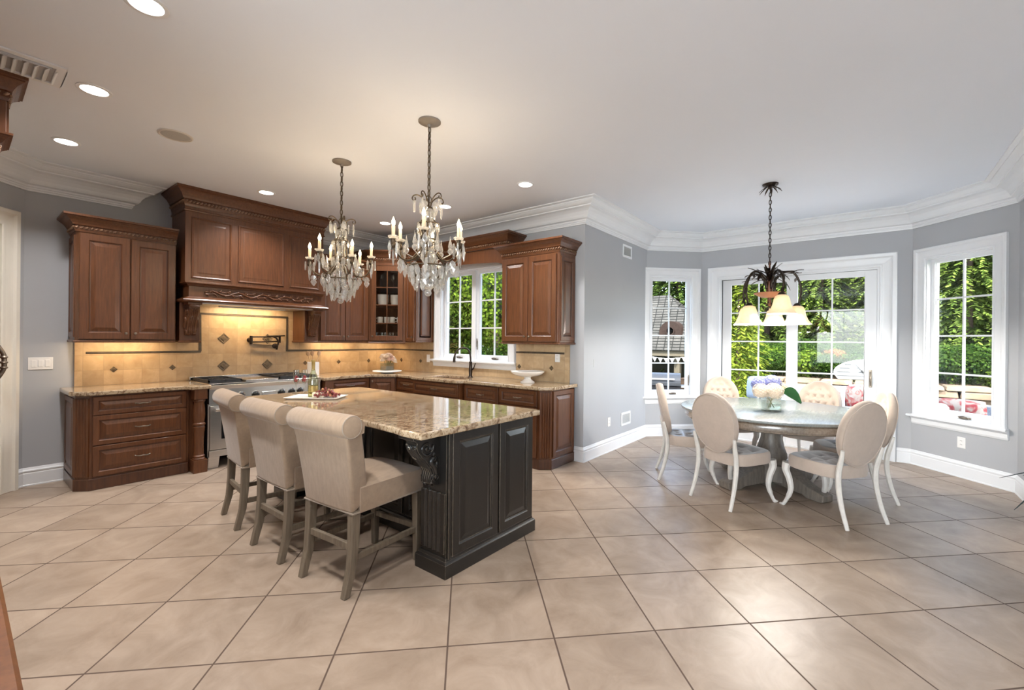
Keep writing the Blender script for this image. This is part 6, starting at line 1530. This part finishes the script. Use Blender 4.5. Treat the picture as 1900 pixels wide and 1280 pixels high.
def broadleaf(H, R0, seed, n=7000, lf=.11, zc=.62, lobes=9, squash=.8):
    rr = random.Random(seed); C = [(Vector((rr.uniform(-.5,.5)*R0, rr.uniform(-.5,.5)*R0, H*zc+rr.uniform(-.5,.6)*H*.36)), R0*rr.uniform(.35,.62)) for _ in range(lobes)]
    v, f = [], []
    for i in range(n):
        c, r = C[i % lobes]; z = rr.uniform(-1,1); a = rr.uniform(0,2*pi); q_ = sqrt(1-z*z); nrm = Vector((q_*cos(a), q_*sin(a), z*squash)); p = c+nrm*r*rr.uniform(.72,1.04)
        d = Vector((rr.uniform(-1,1), rr.uniform(-1,1), rr.uniform(-.9,.3))).normalized(); u = d.cross(nrm+Vector((.01,0,0))).normalized(); s_ = lf*rr.uniform(.6,1.3)
        n0 = len(v); v += [p, p+d*s_*.5+u*s_*.32, p+d*s_, p+d*s_*.5-u*s_*.32]; f.append((n0,n0+1,n0+2,n0+3))
    mb = MB(); mb.v, mb.f, mb.sm = [tuple(x) for x in v], f, [False]*len(f); return mb
M_sp1 = leaf_mat('spruce_green', (0.0177,0.0355,0.0056), (0.1370,0.1814,0.0338), .3); M_sp2 = leaf_mat('dark_spruce', (0.0081,0.0202,0.0048), (0.0685,0.1008,0.0194), .25); M_sp3 = leaf_mat('golden_spruce', (0.0403,0.0605,0.0073), (0.1370,0.1652,0.0209), .35)
M_bl = leaf_mat('bright_leaf', (0.0186,0.0403,0.0043), (0.0992,0.1364,0.0161), .4); M_bl2 = leaf_mat('deep_leaf', (0.0062,0.0174,0.0037), (0.0372,0.0651,0.0105), .35); M_red = leaf_mat('ruddy_leaf', (0.1116,0.0341,0.0112), (0.2232,0.0992,0.0310), .35)
M_core = plain('shaded_filler', (.016,.026,.010), .95, var=.5, scale=9, bump=.6, bscale=14)
M_bark = plain('bark', (.08,.055,.04), .9, spec=.06, var=.3)
PROTO = {}
def tree(kind, x, y, z, s, rot, label, cat='tree', group=None, name=None):
    if kind not in PROTO:
        t = thing(name or 'spruce_tree', label, cat)
        if kind == 'spruce': mb = spruce('s', 9.5, 2.5, 3, M_sp1); mat, hs = M_sp1, (9, .16)
        elif kind == 'darkspruce': mb = spruce('s', 10.5, 2.9, 8, M_sp2, droop=.75, leaf=(.30,.055)); mat, hs = M_sp2, (10, .18)
        elif kind == 'weeping': mb = spruce('s', 3.3, 1.15, 12, M_sp3, levels=22, per=9, dens=12, leaf=(.22,.028), droop=1.25); mat, hs = M_sp3, (3, .06)
        elif kind == 'broad': mb = broadleaf(8.5, 3.0, 5, 26000, .105, lobes=16); mat, hs = M_bl, (5.5, .16)
        elif kind == 'shrub': mb = broadleaf(1.5, .95, 6, 6500, .075, zc=.5, lobes=8); mat, hs = M_bl2, (.8, .03)
        elif kind == 'brightshrub': mb = broadleaf(1.2, .75, 9, 2600, .11, zc=.5, lobes=7); mat, hs = M_bl, (.6, .03)
        elif kind == 'redshrub': mb = broadleaf(1.6, .8, 19, 2600, .10, zc=.55, lobes=7); mat, hs = M_red, (.8, .03)
        crown_ = mb.build('crown', mat, t, fix=False)
        core = None
        if core:
            m = MB(); m.lathe([(core[1]*.6,.5),(core[1],.9),(core[1]*.72,core[0]*.3),(core[1]*.4,core[0]*.62),(0,core[0])], 14); m.build('crown_filler', M_core, t)
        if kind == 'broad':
            m = MB(); m.ball((0,0,5.4), (1.4,1.4,1.8), 14, 10); m.build('crown_filler', M_core, t)  # solid dark ball added to block bright sky through the crown
        m = MB(); m.tube([(0,0,0),(.02,.01,hs[0]*.5),(0,0,hs[0])], [hs[1],hs[1]*.7,hs[1]*.2], 8); m.build('trunk', M_bark, t)
        PROTO[kind] = t; o = t
    else:
        o = dup(PROTO[kind])
    o.location = (x,y,z); o.rotation_euler = (0,0,rot); o.scale = (s,)*3; o['label'] = label; o['category'] = cat
    if group: o['group'] = group
    return o
SPL = 'tall green spruce in the screen of evergreens beyond the terrace'
rr = random.Random(31); G = 'evergreen screen beyond the terrace'
row = [(24.2,-7.4),(25.0,-5.0),(24.4,-2.8),(25.2,-.5),(24.6,1.7),(25.4,4.0)]
for i, (x, y) in enumerate(row): tree('spruce', x, y, .1, rr.uniform(.9,1.12), rr.uniform(0,6), SPL, group=G)
SPD = 'tall dark spruce in the back row of the evergreen screen'
for i, (x, y) in enumerate([(28.5,-9.5),(29,-6.2),(29.4,-3.6),(28.8,-1.6),(29.6,.6),(29,2.8),(29.8,5.2)]): tree('darkspruce', x, y, .1, rr.uniform(1.25,1.4), rr.uniform(0,6), SPD, group='back row of the evergreen screen', name='spruce_tree')
for k, y in enumerate([-11,-8,-5,-2.2,-.4,1.8,4.2]): tree('darkspruce', 33.5+.6*(k % 2), y, .1, rr.uniform(1.35,1.5), rr.uniform(0,6), 'spruce in the farthest row of the evergreen screen', group='farthest row of the evergreen screen', name='spruce_tree')
SPR = 'tall dark spruce behind the slate-roofed pool house'
for x, y in [(31,7.5),(30.5,10.2),(33,12.8),(31,14.5),(33,9)]: tree('darkspruce', x, y, YZ, rr.uniform(1.15,1.4), rr.uniform(0,6), SPR, group='spruces behind the pool house')
SPT = 'spruce close to the terrace, seen through the bay window with the deep sill'
for x, y in [(20.6,-5.0),(21.2,-2.7),(21.4,-7.2)]: tree('spruce', x, y, .1, rr.uniform(.85,1.0), rr.uniform(0,6), SPT, group='spruces beside the terrace')
tree('weeping', 11.2, 2.35, GZ, 1.0, .4, 'golden weeping conifer just outside the sliding door', name='weeping_conifer')
BRL = 'leafy tree with sunlit yellow-green crown outside the kitchen window'
for x, y in [(10.5,9.2),(9.4,11.2),(12.5,12.2),(13.5,9.8),(10.8,14.2),(7.8,13.5),(15.5,13.2),(13.2,16)]: tree('broad', x, y, YZ, rr.uniform(.85,1.1), rr.uniform(0,6), BRL, group='leafy trees outside the kitchen window', name='leafy_tree')
DKL = 'dark spruce standing among the leafy trees outside the kitchen window'
for x, y in [(14.5,17.5),(18,15.5),(11,18.5),(17.5,19)]: tree('darkspruce', x, y, YZ, rr.uniform(1.0,1.3), rr.uniform(0,6), DKL, group='dark spruces outside the kitchen window')
SHL = 'dark green shrub under the leafy trees outside the kitchen window'
for x, y in [(8.0,8.2),(9.2,8.6),(8.3,9.8),(10.6,8.1),(7.4,9.6),(11.6,9.3)]: tree('shrub', x, y, GZ if y < 12 else YZ, rr.uniform(.9,1.3), rr.uniform(0,6), SHL, 'shrub', 'shrubs outside the kitchen window', 'shrub')
SHW = 'dark green shrub planted along the top of the stone retaining wall'
for k in range(9): tree('shrub', 16.0+rr.uniform(-.1,.4), -3.6+.95*k, .15, rr.uniform(.75,1.0), rr.uniform(0,6), SHW, 'shrub', 'shrubs on the retaining wall')
SHM = 'dark green shrub in the bed between the stone wall and the evergreen screen'
for k in range(12): tree('shrub', 19.2+1.6*(k % 2)+rr.uniform(-.3,.3), -4.6+.75*k, .1, rr.uniform(.9,1.25), rr.uniform(0,6), SHM, 'shrub', 'shrubs before the evergreen screen', 'shrub')
BSH = 'bright green shrub at the foot of the spruces beyond the sliding door'
for x, y in [(16.9,2.9),(16.3,1.7),(16.6,4.0),(12.7,2.9)]: tree('brightshrub', x, y, GZ if x < 14 else .2, rr.uniform(.9,1.25), rr.uniform(0,6), BSH, 'shrub', 'bright shrubs beyond the door', 'shrub')
tree('redshrub', 18.6, .9, .2, .75, 1, 'ruddy orange shrub among the spruces beyond the sliding door', 'shrub', name='shrub')
tree('redshrub', 16.1, -.35, .2, .9, 2, 'ruddy shrub on the stone wall behind the white backboard', 'shrub')
tree('brightshrub', 15.9, -2.7, .2, .8, 0, 'bright leafy shrub on the stone wall, seen through the bay window with the deep sill', 'shrub')

# stone retaining wall: coursed rough blocks
M_stone = plain('field_stone', (.105,.074,.048), .85, spec=.06, var=.45, scale=2.2, bump=.6, bscale=9); 
mb = MB(); rr = random.Random(8); z = GZ
while z < .42:
    h = rr.uniform(.10,.20); y = -7.5
    while y < 3.2:
        L = rr.uniform(.35,.9); d = rr.uniform(-.06,.06); mb.taper(14.0+d,14.9,y+.012,y+L-.012,z+.008,14.02+d+rr.uniform(0,.05),14.9,y+.03,y+L-.03,z+h-.008); y += L
    z += h
MBw = mb; o = mb.build('stone_retaining_wall', M_stone, bevel=.02, seg=2); tag(o, 'low rough stone retaining wall along the far side of the terrace', 'stone wall')
mb = MB(); mb.prism([(14.9,-14),(36,-14),(36,5),(14.9,5)], YZ, .2); struct(mb, 'raised_terrain', M_soil)

# ---- pool house seen through the window next to the kitchen
t = thing('pool_house', 'slate-roofed pool house with round dormer and open cream porch', 'building', (25.6,9.3,YZ))
M_slate = grid_tile('slate_roof', (.2,-.98,0), (0,0,1), 0, 0, .42, .16, .045, (.028,.027,.024), (.052,.048,.042), (.006,.006,.005), rough=.8, var=.25, spec=.05)
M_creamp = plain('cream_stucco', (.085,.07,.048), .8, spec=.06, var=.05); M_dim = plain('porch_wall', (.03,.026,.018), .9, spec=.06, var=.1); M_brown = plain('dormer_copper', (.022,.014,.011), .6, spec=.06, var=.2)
EZ = .95
v = [(23.6,6.2,EZ),(23.6,14.2,EZ),(31.0,14.2,EZ),(31.0,6.2,EZ),(27.2,9.6,4.3),(27.2,11.2,4.3)]
mb = MB(); mb.add(v, [(0,1,5,4),(1,2,5),(2,3,4,5),(3,0,4),(3,2,1,0)]); mb.build('roof', M_slate, t)
mb = MB(); mb.box(23.7,30.9,6.3,14.1,EZ-.30,EZ-.01); mb.build('fascia', M_creamp, t)
for y in (6.75, 8.05, 13.8):
    mb = MB(); mb.box(23.9,24.2,y-.15,y+.15,YZ,EZ-.28); mb.box(23.85,24.25,y-.2,y+.2,EZ-.42,EZ-.28); mb.build('column', M_creamp, t, bevel=.01)
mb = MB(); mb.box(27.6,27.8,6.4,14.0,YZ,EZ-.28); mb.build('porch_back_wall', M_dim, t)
MB().box(27.5,27.6,8.0,8.5,YZ,EZ-.6).build('porch_door', M_creamp, t); MB().box(27.45,27.6,7.6,7.95,YZ,EZ-.6).build('shutter', M_brown, t)
mb = MB(); Md = frame((24.45,8.62,1.95),(0,-1,0),(0,0,1),(-1,0,0)); P = [(.62*cos(a*pi/20), .62*sin(a*pi/20)) for a in range(21)]+[(-.62,-.55),(.72,-.55)]; mb.prism(P, -1.6, 0, Md); dm = mb.build('dormer', M_brown, t)
mb = MB(); mb.lathe([(.19,0),(.25,0),(.25,.06),(.19,.06),(.19,0)], 28, Md @ Matrix.Translation((0,.08,0))); mb.build('round_frame', M_brown, dm); mb = MB(); mb.lathe([(0,.01),(.20,.01)], 24, Md @ Matrix.Translation((0,.08,0))); mb.box(-.2,.2,.07,.09,.01,.03,Md); mb.box(-.01,.01,-.11,.27,.01,.03,Md); mb.build('round_window', M_ovenglass, dm)
t = thing('bunting', 'string of white pennants hung under the pool house eave', 'bunting', (23.75,9,.55))
mb = MB(); pts = [(23.72, 7.6+.32*i, .62-.10*sin(pi*(i % 6)/6)) for i in range(14)]; mb.tube(pts, .008, 5); mb.build('cord', M_label, t)
for x, y, z in pts: mb = MB(); mb.add([(x,y-.12,z),(x,y+.12,z),(x,y,z-.24),(x-.01,y-.12,z),(x-.01,y+.12,z),(x-.01,y,z-.24)], [(0,1,2),(5,4,3),(0,3,4,1),(1,4,5,2),(2,5,3,0)]); mb.build('pennant', M_label, t)

def patio_chair(x, y, z, rot, label, mat, group=None):
    t = thing('patio_chair', label, 'chair', group=group)
    mb = MB(); mb.box(-.25,.25,-.25,.25,.40,.44); mb.build('seat', mat, t, bevel=.01)
    mb = MB(); 
    for k in range(6): yy = -.22+.088*k; mb.tube([(-.24,yy,.42),(-.30,yy,.70),(-.34,yy,.95)], .012, 5)
    mb.tube([(-.34,-.25,.95),(-.35,0,.99),(-.34,.25,.95)], .018, 6); mb.build('backrest', mat, t)
    for sx_ in (-.22,.22):
        for sy_ in (-.22,.22): mb = MB(); mb.tube([(sx_,sy_,.42),(sx_*1.1,sy_*1.1,0)], .016, 6); mb.build('leg', mat, t)
    for sy_ in (-.26,.26): mb = MB(); mb.tube(catmull([(-.30,sy_,.66),(0,sy_,.67),(.24,sy_,.64),(.24,sy_,.42)],4), .014, 6); mb.build('armrest', mat, t)
    t.location = (x,y,z); t.rotation_euler.z = rot; return t
PCL = 'black metal patio chair standing on the pool house porch'
p0 = patio_chair(22.6,8.3,YZ,2.6,PCL,M_iron,'black chairs by the pool house')
for x, y, a in ((22.0,9.1,.4),(23.1,9.4,3.4),(22.9,7.6,1.2),(22.2,10.2,-.5)): dup(p0, (x,y,YZ), a)
t = thing('porch_table', 'dark round metal table among the black chairs by the pool house', 'table', (22.5,8.9,YZ))
mb = MB(); mb.lathe([(0,.72),(.6,.72),(.6,.75),(0,.75)], 28, Matrix.Translation((22.5,8.9,YZ))); mb.build('tabletop', M_iron, t); mb = MB(); mb.lathe([(.3,0),(.28,.03),(.04,.05),(.04,.72)], 16, Matrix.Translation((22.5,8.9,YZ))); mb.build('pedestal', M_iron, t)

# grill on the terrace
M_grillblack = plain('grill_black', (.008,.008,.009), .7, spec=.08, var=.1)
t = thing('barbecue_grill', 'black barbecue grill with steel lid handle outside the window next to the kitchen', 'grill', (11.2,4.15,GZ))
gx, gy = 11.1, 4.12; M = Matrix.Translation((gx,gy,GZ)) @ Matrix.Rotation(radians(110),4,'Z')
mb = MB(); mb.box(-.45,.45,-.28,.28,.12,.62,M); mb.build('cart', M_grillblack, t, bevel=.01)
P = [(-.30,0)]+[(-.30+.02-.02*cos(a*pi/2/6)+.0, .0+.0) for a in ()]+[(.30*-cos(a*pi/14), .30*sin(a*pi/14)) for a in range(15)]
mb = MB(); mb.prism([(p[0],p[1]) for p in P], -.45, .45, M @ Matrix(((0,0,1,0),(1,0,0,0),(0,1,0,.64),(0,0,0,1)))); lid = mb.build('lid', plain('grill_enamel', (.014,.015,.017), .35, spec=.25, var=0), t)
mb = MB(); mb.tube([M @ Vector((-.3,.30,.80)), M @ Vector((.3,.30,.80))], .018, 8); mb.build('handle', M_steel2, lid)
for s_ in (-1,1): mb = MB(); mb.box(s_*.46,s_*.80,-.26,.26,.60,.63,M); mb.build('side_shelf', M_steel, t, bevel=.005)
for a_ in (-.4,.4):
    for b_ in (-.22,.22): mb = MB(); mb.lathe([(0,-.02),(.06,-.02),(.06,.02),(0,.02)], 14, M @ Matrix.Translation((a_,b_,.06)) @ Matrix.Rotation(pi/2,4,'Y')); mb.build('wheel', M_grillblack, t)
tree('brightshrub', 9.6, 3.30, GZ-.1, .42, 0, 'small bright plant on the terrace below the window next to the kitchen', 'plant', name='shrub')

# white backboard on its stand
M_brace = plain('grey_brace', (.07,.07,.068), .8, spec=.06)
M_wpaint = plain('weathered_white', (.17,.17,.165), .5, spec=.06, var=.04)
t = thing('basketball_hoop', 'white fan-shaped basketball backboard seen from behind on a stand', 'basketball hoop', (12.6,.35,GZ))
hx, hy = 12.5, -.07; hM = frame((hx,hy,.62),(sin(radians(12)),-cos(radians(12)),0),(0,0,1),(-cos(radians(12)),-sin(radians(12)),0))
P = [(.68*cos(a*pi/24), .16+.30*sin(a*pi/24)) for a in range(25)]+[(-.68,.12),(-.60,.0),(.60,.0),(.68,.12)]
mb = MB(); mb.prism(P, -.015, .015, hM); bd = mb.build('backboard', M_wpaint, t, bevel=.006)
mb = MB()
for k in range(1,5): 
    w_ = .62*sqrt(max(.05,1-max(0,(.085*k-.12)/.34)**2)); mb.box(-w_,w_,.085*k-.005,.085*k+.005,.015,.024,hM)
for s_ in (-1,1): mb.tube([hM @ Vector((s_*.04,.06,.05)), hM @ Vector((s_*.26,.34,.03))], .018, 6)
mb.build('bracing', M_brace, bd)
mb = MB(); mb.tube([(hx-.03,hy,.70),(hx-.03,hy,GZ+.1)], .05, 10); mb.build('pole', M_plastic, t)
mb = MB(); mb.box(hx-.4,hx+.4,hy-.3,hy+.3,GZ,GZ+.14); mb.build('base', M_iron, t, bevel=.04)
mb = MB(); mb.tube([hM @ Vector((.2*cos(a*pi/10), .12, -.28+.2*sin(a*pi/10))) for a in range(20)], .012, 6, closed=True); mb.build('rim', plain('orange_rim', (.6,.12,.03), .4), t)

# terrace lounge furniture with pink floral cushions
M_floral_m, n_, l_, o_ = nodes('pink_floral')
b_ = n_.new('ShaderNodeBsdfPrincipled'); l_.new(b_.outputs[0], o_.inputs[0]); b_.inputs['Roughness'].default_value = .85; setv(b_, Specular_IOR_Level=.05)
tc_ = n_.new('ShaderNodeTexCoord'); vz_ = n_.new('ShaderNodeTexNoise'); vz_.inputs['Scale'].default_value = 7; vz_.inputs['Detail'].default_value = 3; vz_.inputs['Distortion'].default_value = 1.5; l_.new(tc_.outputs['Object'], vz_.inputs['Vector'])
r_ = n_.new('ShaderNodeValToRGB'); r_.color_ramp.elements[0].position = .44; r_.color_ramp.elements[0].color = (.16,.14,.13,1); r_.color_ramp.elements[1].position = .60; r_.color_ramp.elements[1].color = (.13,.022,.026,1); e_ = r_.color_ramp.elements.new(.52); e_.color = (.16,.075,.07,1)
l_.new(vz_.outputs[0], r_.inputs[0]); l_.new(r_.outputs[0], b_.inputs['Base Color'])
M_navy = cloth('navy_canvas', (.04,.055,.09), (.03,.04,.07), spec=.05); M_wick = plain('grey_wicker', (.14,.15,.17), .8, spec=.06, var=.2, scale=50, bump=.4, bscale=80)
def cushion(name, c, w_, h_, d, rot, mat, label, group=None, tilt=.25):
    M = Matrix.Translation(c) @ Matrix.Rotation(rot,4,'Z') @ Matrix.Rotation(tilt,4,'Y'); mb = MB(); n = 10; v = []
    for sgn in (1,-1):
        for j in range(n+1):
            for i in range(n+1):
                a, b = i/n*2-1, j/n*2-1; k = max(0,(1-a**4)*(1-b**4))**.6; pin = 1-.06*(a*a*b*b); v.append((sgn*d/2*k, a*w_/2*pin, b*h_/2*pin))
    m = (n+1)**2; fs = []
    for s_ in range(2):
        for j in range(n):
            for i in range(n): q_ = s_*m+j*(n+1)+i; fs.append((q_,q_+1,q_+n+2,q_+n+1))
    mb.add(v, fs, True, M); o = mb.build(name, mat); return tag(o, label, 'cushion', group)
def sofa(x, y, rot, L, label, mat):
    t = thing('patio_sofa', label, 'sofa'); 
    mb = MB(); mb.box(-.38,.38,-L/2,L/2,.10,.30); mb.build('base', M_wick, t, bevel=.02)
    mb = MB(); mb.box(-.30,.38,-L/2+.1,L/2-.1,.30,.45); mb.build('seat_cushion', mat, t, bevel=.05, seg=4)
    mb = MB(); mb.taper(-.40,-.26,-L/2,L/2,.28,-.46,-.34,-L/2,L/2,.86); mb.build('backrest', M_wick, t, bevel=.03, seg=3)
    for s_ in (-1,1): mb = MB(); mb.box(-.40,.38,s_*L/2-.07,s_*L/2+.07,.10,.62); mb.build('armrest', M_wick, t, bevel=.03, seg=3)
    for sx_ in (-.33,.33):
        for s_ in (-1,1): mb = MB(); mb.box(sx_-.03,sx_+.03,s_*(L/2-.06)-.03,s_*(L/2-.06)+.03,0,.11); mb.build('leg', M_iron, t)
    t.location = (x,y,GZ); t.rotation_euler.z = rot; return t
sofa(8.75,-1.22, radians(150), 1.7, 'navy cushioned wicker sofa outside the bay window with the deep sill', M_navy)
cushion('floral_cushion', (8.62,-1.02,.42), .56,.54,.20, radians(170), M_floral_m, 'pink floral cushion on the navy sofa beyond the deep-silled window', tilt=.3)
cushion('white_cushion', (8.55,-.70,.38), .48,.48,.18, radians(195), M_wpaint, 'plain white cushion beside the floral one on the navy sofa', tilt=.35)
sofa(10.6,.62, radians(200), 1.5, 'wicker sofa with floral seat outside the sliding door', M_floral_m)
cushion('floral_cushion', (10.55,.05,.42), .55,.50,.22, radians(190), M_floral_m, 'large pink floral cushion on the sofa below the white backboard', tilt=.3)
cushion('floral_cushion', (10.35,.62,.36), .50,.42,.20, radians(205), M_floral_m, 'small pink floral cushion on the sofa outside the sliding door', tilt=.4)
cushion('blue_cushion', (10.3,1.72,.50), .55,.50,.2, radians(200), plain('blue_cushion_cloth', (.11,.14,.19), .8, spec=.06), 'pale blue cushion outside the sliding door behind the hydrangeas', tilt=.3)
def potted(x, y, z, label):
    t = thing('potted_plant', label, 'plant', (x,y,z)); mb = MB(); mb.lathe([(0,0),(.10,0),(.14,.20),(.15,.22),(.13,.22),(0,.2)], 20, Matrix.Translation((x,y,z))); mb.build('pot', M_pottery, t)
    m = broadleaf(.35, .22, 77, 300, .10, zc=.55, lobes=5); o = m.build('foliage', M_bl, None, fix=False); o.location = (x,y,z+.16); attach(o, t)
potted(10.4,-.72,.02, 'bright potted plant on a stand beyond the navy sofa, near the window edge')
potted(10.6,-2.0,.02, 'bright potted plant beyond the navy sofa, behind the floral cushion')
for x, y in ((10.4,-.72),(10.6,-2.0)): tag(MB().box(x-.18,x+.18,y-.18,y+.18,GZ,.02).build('plant_stand', M_wick, bevel=.01), 'grey cube stand under a bright potted plant, %s' % ('near the window edge' if y > -1 else 'behind the floral cushion'), 'stand')
